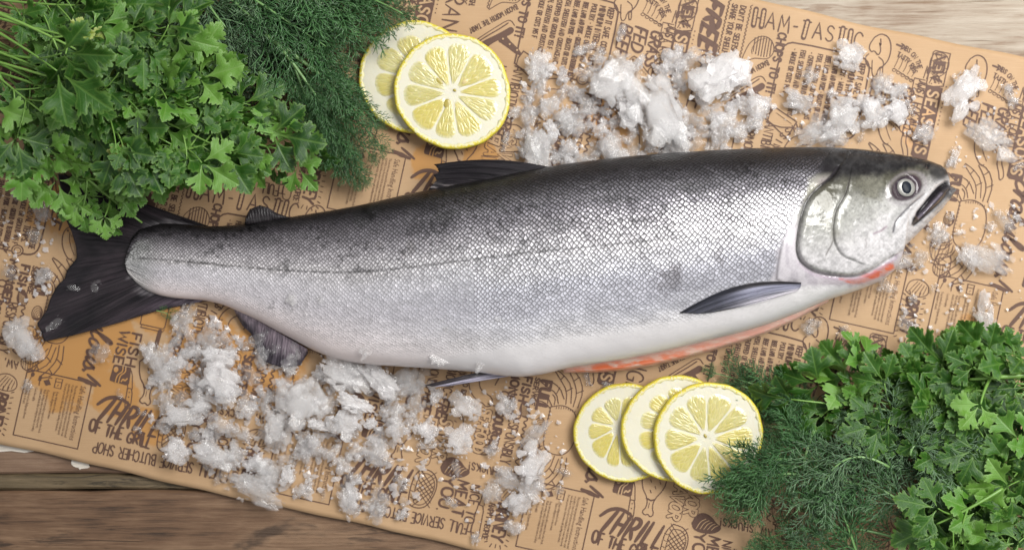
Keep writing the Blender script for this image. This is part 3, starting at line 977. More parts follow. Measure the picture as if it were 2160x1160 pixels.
THK = np.array([(272,.0055),(300,.0085),(340,.013),(430,.019),(520,.0235),(600,.029),(700,.037),(800,.045),(900,.052),(1000,.058),(1200,.066),(1400,.070),(1550,.069),(1650,.066),
                (1740,.061),(1820,.053),(1880,.045),(1940,.034),(1980,.023),(2000,.016),(2009,.012)], float)
ZREF = 0.024


def smooth1(xs, pts, sig):
    y = np.interp(xs, pts[:, 0], pts[:, 1])
    k = np.arange(-3 * sig, 3 * sig + 1); g = np.exp(-0.5 * (k / sig) ** 2); g /= g.sum()
    yp = np.concatenate([np.full(3 * sig, y[0]), y, np.full(3 * sig, y[-1])])
    return np.convolve(yp, g, 'valid')


xs = np.concatenate([np.linspace(272, 310, 44)[:-1], np.linspace(310, 1640, 620)[:-1], np.linspace(1640, 1990, 280)[:-1], np.linspace(1990, 2008.6, 26)])
xs_u = np.linspace(272, 2009, 1738)
top_s = np.interp(xs, xs_u, smooth1(xs_u, TOPP, 9)); bot_s = np.interp(xs, xs_u, smooth1(xs_u, BOTP, 9))
raw_t = np.interp(xs, TOPP[:, 0], TOPP[:, 1]); raw_b = np.interp(xs, BOTP[:, 0], BOTP[:, 1])
we = np.maximum(1 - sstep(300, 345, xs), sstep(1865, 1890, xs))
wt = np.maximum(1 - sstep(300, 345, xs), sstep(1955, 1980, xs))
top_y = raw_t * wt + top_s * (1 - wt); bot_y = raw_b * we + bot_s * (1 - we)
thk = np.interp(xs, xs_u, smooth1(xs_u, THK, 14))
NT, NBm = 250, 30
th = np.concatenate([np.linspace(0, math.pi, NT), np.linspace(math.pi, 2 * math.pi, NBm + 2)[1:-1]])
nx, nr = len(xs), len(th)
ct, st = np.cos(th), np.sin(th)
X = np.repeat(xs[:, None], nr, 1)
X = X + (((vnoise(th * 16, th * 0, 3) - .5) * 9 + (vnoise(th * 45, th * 0, 6) - .5) * 6))[None, :] * (1 - sstep(272, 330, X))
cy = (top_y + bot_y) / 2; hy = (bot_y - top_y) / 2
sc_ = np.sign(ct) * np.abs(ct) ** 0.93
Y = cy[:, None] - hy[:, None] * sc_[None, :]
zs = 0.31 * thk
up = np.clip(st, 0, None) ** 0.90; dn = np.clip(-st, 0, None) ** 0.45
Z = zs[:, None] + up[None, :] * (thk - zs)[:, None] - dn[None, :] * (zs - 0.0006)[:, None]
# the back is thicker than the gutted belly
trel = (Y - top_y[:, None]) / np.maximum(bot_y - top_y, 1)[:, None]
belly = sstep(520, 760, X) * (1 - sstep(1700, 1800, X))
topside = (st > 0)[None, :]
Z = np.where(topside, Z - (Z - zs[:, None]) * 0.16 * belly * sstep(0.55, 0.95, trel), Z)
Z[:, 0] = Z[:, 0]
kref = (S * (1 - zs / H))[:, None]
XW = (X - 1080) * kref; YW = (580 - Y) * kref
# what the photograph shows at each point of the skin
AX = 1080 + XW / (S * (1 - Z / H)); AY = 580 - YW / (S * (1 - Z / H))


def pdist(px, py, poly):
    """distance to a polyline, signed side (+ right of travel in image), position along it"""
    best = np.full(px.shape, 1e9); side = np.zeros(px.shape); par = np.zeros(px.shape)
    tot = sum(math.hypot(b[0] - a[0], b[1] - a[1]) for a, b in zip(poly, poly[1:])); acc = 0
    for a, b in zip(poly, poly[1:]):
        dx, dy = b[0] - a[0], b[1] - a[1]; L2 = dx * dx + dy * dy; Ls = math.sqrt(L2)
        t = np.clip(((px - a[0]) * dx + (py - a[1]) * dy) / L2, 0, 1)
        ex = px - a[0] - t * dx; ey = py - a[1] - t * dy
        d = np.hypot(ex, ey)
        m = d < best
        best = np.where(m, d, best); side = np.where(m, np.sign(dx * ey - dy * ex), side); par = np.where(m, (acc + t * Ls) / tot, par)
        acc += Ls
    return best, side, par


def inside(px, py, poly):
    r = np.zeros(px.shape, bool)
    n = len(poly)
    for i in range(n):
        x1, y1 = poly[i]; x2, y2 = poly[(i + 1) % n]
        c = ((y1 > py) != (y2 > py))
        xx = (x2 - x1) * (py - y1) / ((y2 - y1) or 1e-9) + x1
        r ^= c & (px < xx)
    return r


def soft_in(px, py, poly, w):
    d, _, _ = pdist(px, py, list(poly) + [poly[0]])
    i = inside(px, py, poly)
    return sstep(-w, w, np.where(i, d, -d))


OPER = chaikin([(1768,356),(1753,377),(1729,396),(1705,420),(1693,453),(1685,495),(1682,525),(1687,546),(1702,562),(1723,573),(1753,579),(1789,582),(1816,579),(1838,569),(1858,556),(1884,540)], 2)
PREO = chaikin([(1790,378),(1786,398),(1778,418),(1765,438),(1758,459),(1756,489),(1758,510),(1768,531),(1780,543),(1801,550)], 2)
PRE2 = [(1756,508),(1752,518),(1741,537)]
MAXI = chaikin([(1950,410),(1928,426),(1904,450),(1888,468),(1884,489)], 2)
MAXI2 = chaikin([(1949,417),(1930,436),(1912,462),(1898,486),(1886,494)], 2)
MOUTH = [(1997,389),(1982,399),(1964,420),(1945,444),(1930,461)]
LIP = [(2003,402),(1985,424),(1955,452),(1928,474)]
SCEND = chaikin([(1752,318),(1738,332),(1729,350),(1705,387),(1693,423),(1669,465),(1660,489),(1644,507),(1637,555),(1634,590),(1600,606)], 2)
LATL = chaikin([(280,546),(310,545),(400,553),(500,562),(600,571),(700,575),(760,574),(820,569),(900,560),(960,552),(1020,545),(1080,538),(1150,530),(1250,520),(1350,511),(1450,501),(1550,487),(1620,467),(1662,450)], 2)
EYE = (1907, 397)

m_head = (AX > 1560)
d_op, s_op, p_op = pdist(AX, AY, OPER)
d_pr, s_pr, p_pr = pdist(AX, AY, PREO)
d_p2, _, _ = pdist(AX, AY, PRE2)
d_mx, s_mx, _ = pdist(AX, AY, MAXI)
d_m2, _, _ = pdist(AX, AY, MAXI2)
d_mo, _, p_mo = pdist(AX, AY, MOUTH)
d_lp, _, _ = pdist(AX, AY, LIP)
d_sc, s_sc, _ = pdist(AX, AY, SCEND)
d_la, _, p_la = pdist(AX, AY, LATL)
d_ey = np.hypot(AX - EYE[0], (AY - EYE[1]))
on_top = np.repeat(topside, nx, 0)
opsgn = np.where(s_op < 0, d_op, -d_op)          # + on the gill cover
# relief, in metres
dz = 0.0022 * sstep(-5, 9, opsgn) * sstep(1660, 1690, AX) * (1 - 0.7 * sstep(1800, 1870, AX))
dz -= 0.0024 * np.exp(-(np.clip(-opsgn, 0, None) / 6) ** 2) * (opsgn < 2) * sstep(1660, 1685, AX)
dz += 0.0003 * np.exp(-((opsgn - 10) / 9) ** 2)
dz -= 0.0008 * np.exp(-(d_pr / 2.8) ** 2) * (0.4 + 0.6 * sstep(0, .3, p_pr))
dz -= 0.0006 * np.exp(-(d_p2 / 4.0) ** 2)
dz += 0.0011 * np.exp(-(np.where(s_pr < 0, d_pr, 0) / 16 - .8) ** 2) * (s_pr < 0) * (d_pr < 40)
dz -= 0.0008 * np.exp(-(d_mx / 2.8) ** 2) + 0.0004 * np.exp(-(d_m2 / 3.5) ** 2)
dz -= 0.0062 * np.exp(-(d_mo / 6.0) ** 2) * sstep(1.0, .8, p_mo)
dz -= 0.0013 * np.exp(-(d_lp / 4.0) ** 2)
dz += 0.0012 * np.exp(-((d_ey - 30) / 8.0) ** 2) - 0.0026 * np.exp(-(d_ey / 22.0) ** 4)
nost = np.hypot((AX - 1957) / 1.0, (AY - 352) / 1.4)
dz -= 0.0014 * np.exp(-(nost / 4.5) ** 2)
dz += m_head * (fbm(AX / 26, AY / 20, 5, 4) - 0.5) * 0.0011 * sstep(1640, 1700, AX)
# body wall behind the gill opening swells a little, lateral line is a fine furrow
dz -= 0.00028 * np.exp(-(d_la / 2.6) ** 2) * (AX < 1655)
dz += (fbm(AX / 60, AY / 50, 9, 3) - 0.5) * 0.0010 * sstep(330, 520, AX)
PECT_BASE = np.hypot((AX - 1672) / 2.2, AY - 600)
dz -= 0.0016 * np.exp(-(PECT_BASE / 9) ** 2)
fade = np.clip(up[None, :] * 3.0, 0, 1) * on_top
Zd = Z + dz * fade
verts = np.stack([XW, YW, Zd], 2).reshape(-1, 3)
ii, jj = np.meshgrid(np.arange(nx - 1), np.arange(nr), indexing='ij')
a = ii * nr + jj; b2 = ii * nr + (jj + 1) % nr
quads = np.stack([a, b2, b2 + nr, a + nr], 2).reshape(-1, 4)
# close both ends with fan rings made of quads along the section
endq = []
for base in (0, (nx - 1) * nr):
    half = nr // 2
    for j in range(half - 1):
        q = (base + j, base + j + 1, base + nr - 2 - j, base + nr - 1 - j)
        if len(set(q)) == 4: endq.append(q if base else q[::-1])
quads = np.concatenate([quads, np.array(endq)])
quads = quads[:, ::-1]

# ---- skin colour (pigment), by place on the fish
tr = np.clip((AY - top_y[:, None]) / np.maximum(bot_y - top_y, 1)[:, None], 0, 1)
lat_y = np.interp(xs, [p[0] for p in LATL], [p[1] for p in LATL])
tl = ((lat_y - top_y) / np.maximum(bot_y - top_y, 1))[:, None]
r = np.where(tr < tl, tr / np.maximum(tl, .05) * 0.5, 0.5 + (tr - tl) / np.maximum(1 - tl, .05) * 0.5)   # 0 back, .5 lateral line, 1 belly
keys = np.array([0, .06, .14, .26, .36, .44, .5, .56, .64, .74, .80, .86, .93, 1.0])
cols = np.array([(.012,.0115,.012),(.016,.015,.0165),(.056,.053,.060),(.150,.143,.160),(.295,.285,.305),(.42,.41,.43),(.50,.49,.51),(.46,.455,.48),(.42,.42,.465),(.43,.43,.48),(.52,.52,.56),(.64,.63,.65),(.74,.72,.73),(.72,.69,.68)])
nz = (fbm(AX / 70, AY / 22, 21, 4) - 0.5)
rr = np.clip(r + nz * 0.10 * (1 - np.abs(r - .5)), 0, 1)
col = np.stack([np.interp(rr, keys, cols[:, k]) for k in range(3)], 2)
col = col * (0.72 + .56 * fbm(AX / 34, AY / 13, 23, 4))[..., None]
# tail half: paler and rosier below the line
tailw = (1 - sstep(560, 1150, AX + 60 * nz))[..., None]
tk = np.array([(.012,.0115,.012),(.018,.0165,.018),(.062,.056,.064),(.19,.178,.192),(.35,.332,.35),(.46,.44,.455),(.52,.50,.51),(.58,.56,.585),(.60,.58,.61),(.62,.59,.62),(.66,.62,.64),(.70,.64,.65),(.70,.62,.61),(.68,.58,.55)])
tcol = np.stack([np.interp(rr, keys, tk[:, k]) for k in range(3)], 2)
col = col * (1 - tailw) + tcol * tailw
# bruised and descaled spots
def blot(cx, cy, rx, ry, c, amt, seed=1):
    global col
    d = np.hypot((AX - cx) / rx, (AY - cy) / ry) + (fbm(AX / 12, AY / 12, seed, 4) - .5) * 1.4
    m = ((1 - sstep(.55, 1.05, d)) * amt)[..., None]
    col = col * (1 - m) + np.array(c) * m
for q in ((1415,590,30,34,(.14,.13,.14),.55),(1432,568,14,16,(.12,.11,.12),.5),(1352,540,9,8,(.15,.14,.15),.5),(1515,540,14,22,(.20,.19,.20),.5),(866,520,9,18,(.17,.16,.16),.6),(852,535,8,14,(.17,.16,.16),.6),
          (800,516,8,10,(.2,.19,.19),.5),(900,478,64,22,(.05,.047,.052),.6),(940,455,30,14,(.04,.04,.04),.5),(1000,430,40,14,(.04,.04,.04),.45),(700,490,40,14,(.06,.055,.06),.45),(1290,420,50,14,(.05,.05,.05),.35),(1180,480,24,14,(.08,.08,.085),.4),(1450,395,40,16,(.03,.03,.03),.4),(760,470,24,12,(.05,.05,.05),.4),(620,520,50,22,(.12,.11,.12),.25),(560,508,30,14,(.07,.065,.07),.4),(1590,480,30,18,(.2,.19,.18),.3),(1600,655,10,8,(.5,.4,.36),.4)):
    blot(*q, seed=int(q[0]))
spots = sstep(.70, .80, vnoise(AX / 8.5, AY / 7.5, 57)) * sstep(.46, .58, fbm(AX / 75, AY / 40, 58, 3)) * sstep(.62, .45, r) * (AX < 1690)
col *= (1 - .55 * spots)[..., None]
# dark specks on the anal-fin side
spk = (vnoise(AX / 3.2, AY / 3.2, 33) > .80) * np.exp(-(((AX - 598) / 45) ** 2 + ((AY - 648) / 14) ** 2))
col *= (1 - 0.55 * spk)[..., None]
# head
hm = np.where(s_sc < 0, d_sc, -d_sc) * 1.0
hm = np.where(AX < 1560, -1e3, hm)
hm = np.where(AY > 600, np.minimum(hm, (606 - AY)), hm)
headm = sstep(-8, 9, hm + 16 * (fbm(AX / 11, AY / 11, 14, 3) - .5) + 4 * (vnoise(AX / 5, AY / 5, 4) - .5))[..., None]
n_h = fbm(AX / 16, AY / 13, 41, 5); n_h2 = fbm(AX / 40, AY / 34, 44, 4); n_f = fbm(AX / 4.5, AY / 4.5, 47, 3)
hc = np.empty(col.shape)
pale = np.array((.36, .36, .335)); olive = np.array((.085, .082, .060)); white = np.array((.60, .585, .59)); black = np.array((.020, .019, .020))
yl = np.interp(AX, [1640, 1700, 1740, 1800, 1850, 1880, 1915, 1940, 1965, 1990], [362, 376, 390, 380, 376, 370, 358, 356, 370, 382])   # lower limit of the dark crown
w_pale = sstep(4, 66, AY - yl + 36 * (n_h - .5))[..., None]
hc = olive * (1 - w_pale) + pale * w_pale
mott = (sstep(.46, .66, n_h2) * .75 * sstep(570, 470, AY))[..., None]
hc = hc * (1 - mott) + np.array((.19, .185, .15)) * mott
w_white = sstep(470, 560, AY + (AX - 1760) * 0.62 * (AX > 1760) + 30 * (n_h - .5))[..., None]
hc = hc * (1 - w_white) + white * w_white
dk = (1 - sstep(-16, 10, AY - yl + 22 * (n_h - .5)))[..., None]
hc = hc * (1 - dk) + (black + 0.035 * n_h[..., None] ** 2) * dk
ray = fbm(np.arctan2(AY - 420, AX - 1765) * 9, np.hypot(AX - 1765, AY - 420) / 60, 61, 4)
hc *= (0.60 + 0.55 * n_f + .25 * ray)[..., None]
hc *= (1 - 0.22 * sstep(.50, .75, fbm(AX / 9, AY / 7, 52, 4)))[..., None]
def hpaint(m, c):
    global hc
    m = np.clip(m, 0, 1)[..., None]
    hc = hc * (1 - m) + np.array(c) * m
n5 = (n_h - .5)
hpaint(np.exp(-(((AX - 1738) / 26) ** 2 + ((AY - 425 + 40 * n5) / 34) ** 2) ** 1.5) * .80, (.075, .07, .05))      # dark upper gill cover
hpaint(np.exp(-(((AX - 1735) / 40) ** 2 + ((AY - 362) / 20) ** 2) ** 1.5) * .9, (.022, .02, .022))
hpaint(np.exp(-(((AX - 1800) / 46) ** 2 + ((AY - 392) / 17) ** 2)) * .45 * (n_f + .4), (.11, .108, .085))
# membrane strip between scales and gill cover
behind = sstep(1.5, 7, -opsgn) * (AX > 1600)
strip = behind * sstep(435, 500, AY + 10 * n5)
hpaint(strip, (.60, .57, .60))
hpaint(strip * sstep(.45, .7, fbm(AX / 10, AY / 22, 66, 3)) * .6, (.42, .39, .43))
hpaint(np.exp(-(pdist(AX, AY, [(1662,478),(1650,510),(1641,556),(1638,588),(1655,600)])[0] / 3.4) ** 2) * .75, (.10, .09, .10))
hpaint(behind * sstep(455, 420, AY) * sstep(360, 380, AY) * .7, (.34, .33, .28))
hpaint(behind * np.exp(-(((AX - 1745) / 20) ** 2 + ((AY - 385) / 10) ** 2)) * .7, (.30, .25, .28))
# red flesh showing under the lower edge of the gill cover
RED = [(1770,588),(1806,588),(1838,574),(1862,561),(1884,552),(1886,566),(1866,580),(1836,592),(1800,601)]
red = soft_in(AX, AY, RED, 4) * (.75 + .5 * n5)
hpaint(np.exp(-(((AX - 1790) / 60) ** 2 + ((AY - 596) / 16) ** 2)) * behind * .5, (.52, .42, .48))
hpaint(red, (.74, .30, .24))
hpaint(red * sstep(.52, .62, fbm(AX / 12, AY / 7, 77, 3)), (.80, .13, .04))
# crevices
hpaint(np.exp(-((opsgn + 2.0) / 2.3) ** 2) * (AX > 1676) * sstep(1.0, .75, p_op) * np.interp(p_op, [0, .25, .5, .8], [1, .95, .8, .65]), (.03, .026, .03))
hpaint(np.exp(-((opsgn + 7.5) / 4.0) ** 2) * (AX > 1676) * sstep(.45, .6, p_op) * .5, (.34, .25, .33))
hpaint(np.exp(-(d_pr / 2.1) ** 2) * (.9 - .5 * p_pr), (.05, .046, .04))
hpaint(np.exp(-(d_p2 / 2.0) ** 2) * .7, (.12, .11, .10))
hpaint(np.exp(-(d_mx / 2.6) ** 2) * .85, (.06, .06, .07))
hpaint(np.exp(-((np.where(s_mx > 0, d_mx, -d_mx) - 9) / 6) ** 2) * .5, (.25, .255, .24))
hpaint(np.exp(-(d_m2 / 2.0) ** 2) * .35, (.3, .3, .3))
# upper lip pale, mouth dark, lower jaw edge dark
hpaint(np.exp(-(pdist(AX, AY, [(1985,384),(1962,402),(1938,432),(1918,462)])[0] / 7) ** 2) * .75, (.60, .585, .59))
GAP = [(1998,386),(1985,391),(1966,410),(1945,436),(1924,462),(1922,474),(1934,472),(1956,452),(1984,424),(2003,402),(2006,394)]
hpaint(soft_in(AX, AY, GAP, 3) * .97, (.016, .013, .017))
hpaint(np.exp(-(d_mo / 4.5) ** 2) * .98, (.012, .010, .012))
hpaint(np.exp(-((d_lp) / 3.8) ** 2) * .95, (.012, .011, .013))
hpaint(np.exp(-(pdist(AX, AY, [(1986,408),(1962,434),(1938,460)])[0] / 2.6) ** 2) * .8 * (.5 + n_f), (.16, .14, .175))
hpaint(sstep(1985, 2001, AX) * sstep(430, 412, AY) * sstep(388, 393, AY) * .85, (.045, .042, .046))
hpaint(np.exp(-(pdist(AX, AY, [(2006,406),(1990,428),(1970,446)])[0] / 4.5) ** 2) * .5, (.10, .10, .10))
hpaint(np.exp(-(np.hypot((AX - 1978) / 17, (AY - 366) / 17)) ** 4) * .75, (.045, .045, .045))
hpaint((vnoise(AX / 2.6, AY / 2.6, 71) > .84) * sstep(500, 400, AY) * .45, (.05, .05, .045))
# dark ring round the eye
sock = np.hypot((AX - 1911 - (AY - 397) * -.35) / 34, (AY - 397) / 30)
hpaint((1 - sstep(.82, 1.06, sock)) * .95, (.045, .030, .040))
hpaint(np.exp(-((sock - 1.12) / .14) ** 2) * .35, (.32, .28, .31))
hpaint(np.exp(-(nost / 4.5) ** 2) * .95, (.012, .011, .012))
hpaint(np.exp(-(pdist(AX, AY, [(1842,493),(1858,487),(1869,478)])[0] / 2.2) ** 2) * .6, (.20, .11, .16))
hpaint(np.exp(-(pdist(AX, AY, [(1824,505),(1827,514),(1824,522)])[0] / 1.8) ** 2) * .5, (.2, .17, .17))
col = col * (1 - headm) + hc * headm
# white throat under the gill cover and the pectoral root
thr = (sstep(596, 612, AY) * sstep(1640, 1700, AX) * headm[..., 0])[..., None]
col = col * (1 - thr) + np.array((.74, .725, .735)) * thr
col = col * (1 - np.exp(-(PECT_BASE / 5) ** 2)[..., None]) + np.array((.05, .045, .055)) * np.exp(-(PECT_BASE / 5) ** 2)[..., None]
# pale scaly fringe where the tail fin starts
fr = (sstep(345, 290, AX + 14 * n5) * sstep(.12, .3, tr))[..., None]
col = col * (1 - fr * .7) + np.array((.40, .41, .40)) * fr * .7
# lateral line: a row of fine dark dashes
dash = 1.25 * np.exp(-(d_la / 1.9) ** 2) * (.35 + .65 * (vnoise(AX / 7, AY * 0, 8) > .38)) * (AX < 1650) * np.interp(AX, [300, 500, 1000, 1400, 1650], [.55, .75, .8, .5, .3])
col *= (1 - 0.80 * np.clip(dash, 0, 1))[..., None]
under = ~on_top
col[under] = col[under] * .9
WB = np.interp(AX, [700, 900, 1080, 1300, 1440, 1500, 1560, 1600, 1640, 1680, 1760], [812, 765, 728, 700, 676, 664, 646, 628, 604, 596, 590])
wbm = sstep(-14, 12, AY - WB + 12 * (fbm(AX / 14, AY / 9, 91, 4) - .5)) * sstep(640, 1000, AX) * (1 - headm[..., 0])
col = col * (1 - wbm[..., None]) + np.array((.76, .74, .745)) * wbm[..., None]
# ---- masks
scale_m = (1 - headm[..., 0]) * (1 - sstep(.88, .97, r)) * (1 - .9 * wbm)
edge_s = np.interp(r, [0, .1, .35, .5, .62, .72, .80, .88, 1], [.80, .98, .92, .74, .62, .42, .22, .06, 0])
edge_s = np.where(AX < 1000, edge_s * np.interp(AX, [300, 700, 1000], [.75, .72, 1]) * np.interp(r, [0, .5, .6, .75], [1, .95, .45, .25]), edge_s)
metal = np.interp(r, [0, .1, .3, .5, .7, .82, .92], [.05, .26, .44, .48, .34, .12, .0]) * (1 - headm[..., 0]) + headm[..., 0] * .12
gloss = 1 - .88 * dk[..., 0] * headm[..., 0] * (1 - np.exp(-((sock - 1.15) / .3) ** 2)) - .5 * (1 - headm[..., 0]) * sstep(.2, .05, r)
rgba = np.concatenate([col, np.ones(col.shape[:2] + (1,))], 2).reshape(-1, 4)
mska = np.stack([scale_m, edge_s, metal, headm[..., 0]], 2).reshape(-1, 4)
# scale coordinates: along the fish / round its girth, in scale units
size_x = np.interp(xs, [272, 500, 800, 1200, 1600, 1760], [7.2, 8.3, 9.6, 10.9, 11.0, 9.0])
ux = np.concatenate([[0], np.cumsum(np.diff(xs) / ((size_x[1:] + size_x[:-1]) / 2))])
seg = np.hypot(np.diff(YW, axis=1), np.diff(Z, axis=1)) / S
gir = np.concatenate([np.zeros((nx, 1)), np.cumsum(seg, 1)], 1)
jl = np.argmin(np.abs(np.where(on_top, AY, 1e9) - lat_y[:, None]), 1)
gir = gir - gir[np.arange(nx), jl][:, None]
size_y = np.interp(xs, [272, 500, 800, 1200, 1600, 1760], [7.6, 8.6, 10.0, 11.7, 11.9, 10.0])
uy = gir / size_y[:, None] * np.interp(r, [0, .25, .5, .8, 1], [1.12, 1.05, .96, 1.05, 1.2])
sc3 = np.stack([np.repeat(ux[:, None], nr, 1), uy, np.zeros((nx, nr))], 2).reshape(-1, 3)


def fish_skin():
    m, nt, out = material('salmon_skin')
    b = NB(nt)
    colr = b.attr('skin').outputs['Color']
    ma = b.attr('masks')
    sep = b.n('ShaderNodeSeparateColor', Color=ma.outputs['Color'])
    sm, es, mt = sep.outputs[0], sep.outputs[1], sep.outputs[2]
    hd = ma.outputs['Alpha']
    sc = b.attr('scale_place').outputs['Vector']
    pos = b.n('ShaderNodeNewGeometry').outputs['Position']
    wob = b.n('ShaderNodeTexNoise', dict(noise_dimensions='2D'), Vector=sc)
    wob.inputs['Scale'].default_value = 0.22; wob.inputs['Detail'].default_value = 2
    dv = b.vmath('MULTIPLY', b.vmath('SUBTRACT', wob.outputs['Color'], (.5, .5, .5)), (.9, .9, 0))
    v = b.scale_vec(b.vmath('ADD', sc, dv), (1, 1, 1), rot=(0, 0, math.radians(45)))
    ed = b.n('ShaderNodeTexVoronoi', dict(feature='DISTANCE_TO_EDGE', voronoi_dimensions='2D'), Vector=v)
    f1 = b.n('ShaderNodeTexVoronoi', dict(feature='F1', voronoi_dimensions='2D'), Vector=v)
    for t in (ed, f1):
        t.inputs['Scale'].default_value = 1.414; t.inputs['Randomness'].default_value = 0.36
    d = ed.outputs['Distance']
    rc = b.n('ShaderNodeSeparateColor', Color=f1.outputs['Color'])
    loc = b.vmath('SUBTRACT', b.vmath('MULTIPLY', v, (1.414, 1.414, 0)), b.vmath('MULTIPLY', f1.outputs['Position'], (1.414, 1.414, 0)))
    sl = b.n('ShaderNodeSeparateXYZ', Vector=loc)
    inner = b.ramp(d, 0.04, 0.24)
    edge = b.math('SUBTRACT', 1.0, b.math('MULTIPLY', b.math('MULTIPLY', b.math('SUBTRACT', 1.0, inner), es), sm))
    tone = b.math('ADD', 1.0, b.math('MULTIPLY', sm, b.math('MULTIPLY', b.math('SUBTRACT', rc.outputs[0], .45), b.math('ADD', .22, b.math('MULTIPLY', es, .30)))))
    lift = b.math('ADD', 1.0, b.math('MULTIPLY', b.math('MULTIPLY', inner, b.math('MULTIPLY', es, sm)), .62))
    c = b.mix(1.0, colr, b.n('ShaderNodeCombineColor', Red=tone, Green=tone, Blue=tone).outputs[0], 'MULTIPLY')
    c = b.mix(1.0, c, b.n('ShaderNodeCombineColor', Red=lift, Green=lift, Blue=lift).outputs[0], 'MULTIPLY')
    dark = b.mix(1.0, colr, (.07, .06, .06, 1), 'MULTIPLY')
    c = b.mix(edge, dark, c)
    fine = b.noise(pos, 900, 3, .6)
    fine2 = b.noise(pos, 240, 3, .6)
    tilt = b.math('ADD', b.math('MULTIPLY', sl.outputs[0], b.math('SUBTRACT', rc.outputs[1], .5)), b.math('MULTIPLY', sl.outputs[1], b.math('SUBTRACT', rc.outputs[2], .5)))
    ov = b.math('MULTIPLY', b.math('ADD', sl.outputs[0], sl.outputs[1]), .22)
    h = b.math('ADD', b.math('MULTIPLY', b.ramp(d, 0.0, .25), .55), b.math('ADD', b.math('MULTIPLY', tilt, .9), ov))
    h = b.math('MULTIPLY', h, sm)
    h = b.math('ADD', h, b.math('MULTIPLY', fine, .10))
    nm = b.bump(h, 0.55, 0.0007)
    nm2 = b.bump(b.math('MULTIPLY', fine2, b.math('ADD', .25, hd)), .16, 0.0012, nm)
    rough = b.math('SUBTRACT', b.math('ADD', .27, b.math('MULTIPLY', b.math('MULTIPLY', rc.outputs[1], sm), .14)), b.math('MULTIPLY', hd, .09))
    p = b.n('ShaderNodeBsdfPrincipled', Base_Color=c, Roughness=rough, Metallic=b.math('MULTIPLY', mt, b.math('ADD', .4, b.math('MULTIPLY', inner, .6))), Normal=nm2)
    gs = b.attr('gloss').outputs['Fac']
    b.put(p.inputs['Specular IOR Level'], b.math('MULTIPLY', gs, .34))
    b.put(p.inputs['Coat Weight'], b.math('MULTIPLY', gs, b.math('SUBTRACT', .42, b.math('MULTIPLY', hd, .20))))
    b.put(p.inputs['Coat Roughness'], b.math('SUBTRACT', .14, b.math('MULTIPLY', hd, .03)))
    b.put(p.inputs['Coat Normal'], b.bump(b.math('ADD', b.math('MULTIPLY', fine2, b.math('ADD', .9, hd)), b.math('MULTIPLY', h, .35)), .26, 0.0010))
    b.put(out.inputs[0], p)
    return m


skin_mat = fish_skin()
salmon = empty('salmon', (0, 0, 0))
tag(salmon, 'whole silver salmon with dark back lying on its side across the printed paper', 'fish')
me = np_mesh('body', verts, quads)
set_attr(me, 'gloss', 'FLOAT', gloss.reshape(-1)); set_attr(me, 'skin', 'FLOAT_COLOR', rgba); set_attr(me, 'masks', 'FLOAT_COLOR', mska); set_attr(me, 'scale_place', 'FLOAT_VECTOR', sc3)
body = new_obj('body', me, salmon, skin_mat)

# heights of the visible skin for things that lie on it
_bv = BVHTree.FromPolygons([tuple(v) for v in verts[:]], [tuple(int(k) for k in q) for q in quads[::1]], epsilon=0.0)


def skin_z(x, y, default=0.0):
    h = _bv.ray_cast(Vector((x, y, 0.5)), Vector((0, 0, -1)))
    return h[0].z if h[0] is not None else default


def on_skin(px, py, lift=0.0):
    """point on the fish seen at that photo pixel"""
    z = .05
    for _ in range(5):
        p = W(px, py, z); z = skin_z(p.x, p.y)
    return W(px, py, z + lift)


# ---- eye: glassy ball with a pale iris and a dark pupil
def cap_mesh(name, rx, ry, h, n=40, rings=10, mat=None, full=True):
    vs = [(0, 0, h)]; fs = []
    for i in range(1, rings + 1):
        a = math.pi / 2 * i / rings
        for k in range(n):
            t = 2 * math.pi * k / n
            vs.append((rx * math.sin(a) * math.cos(t), ry * math.sin(a) * math.sin(t), h * math.cos(a)))
    for k in range(n): fs.append((0, 1 + k, 1 + (k + 1) % n))
    for i in range(rings - 1):
        for k in range(n):
            a = 1 + i * n + k; c = 1 + i * n + (k + 1) % n
            fs.append((a, a + n, c + n, c))
    return mesh_from(name, vs, fs, mat)


def simple(name, color, rough=.4, spec=.5, coat=0.0, bump=0.0, bscale=300, var=None, metallic=0.0):
    m, nt, out = material(name)
    b = NB(nt)
    pos = b.n('ShaderNodeNewGeometry').outputs['Position']
    n1 = b.noise(pos, bscale, 3, .6)
    c = b.mix(n1, color, var or color)
    p = b.n('ShaderNodeBsdfPrincipled', Base_Color=c, Roughness=rough, Metallic=metallic)
    p.inputs['Specular IOR Level'].default_value = spec
    p.inputs['Coat Weight'].default_value = coat; p.inputs['Coat Roughness'].default_value = .05
    if bump: b.put(p.inputs['Normal'], b.bump(n1, bump, .001))
    b.put(out.inputs[0], p)
    return m


eye_ring_mat = simple('eye_iris_silver', (.30, .295, .27, 1), .30, .5, .5, .15, 500, (.17, .17, .16, 1))
eye_black = simple('eye_pupil_dark', (.005, .007, .011, 1), .45, .12, 0.06, 0, 300, (.010, .016, .028, 1))
eye_rim = simple('eye_rim_dark', (.018, .014, .018, 1), .16, .5, 1.0, .2, 300, (.05, .035, .05, 1))
ep = on_skin(*EYE)
eyeball = new_obj('eye', cap_mesh('eye', 24 * S, 23 * S, .0030, mat=eye_rim), salmon)
eyeball.location = ep + Vector((0, 0, .0002)); eyeball.rotation_euler = (math.radians(-10), math.radians(8), 0)
iris = new_obj('iris', cap_mesh('iris', 19 * S, 18.5 * S, .0014, mat=eye_ring_mat), eyeball)
iris.location = (.0004, -.0002, .0021)
pup = new_obj('pupil', cap_mesh('pupil', 10.4 * S, 13.0 * S, .0010, mat=eye_black), eyeball)
pup.location = (.0003, -.0003, .0031)

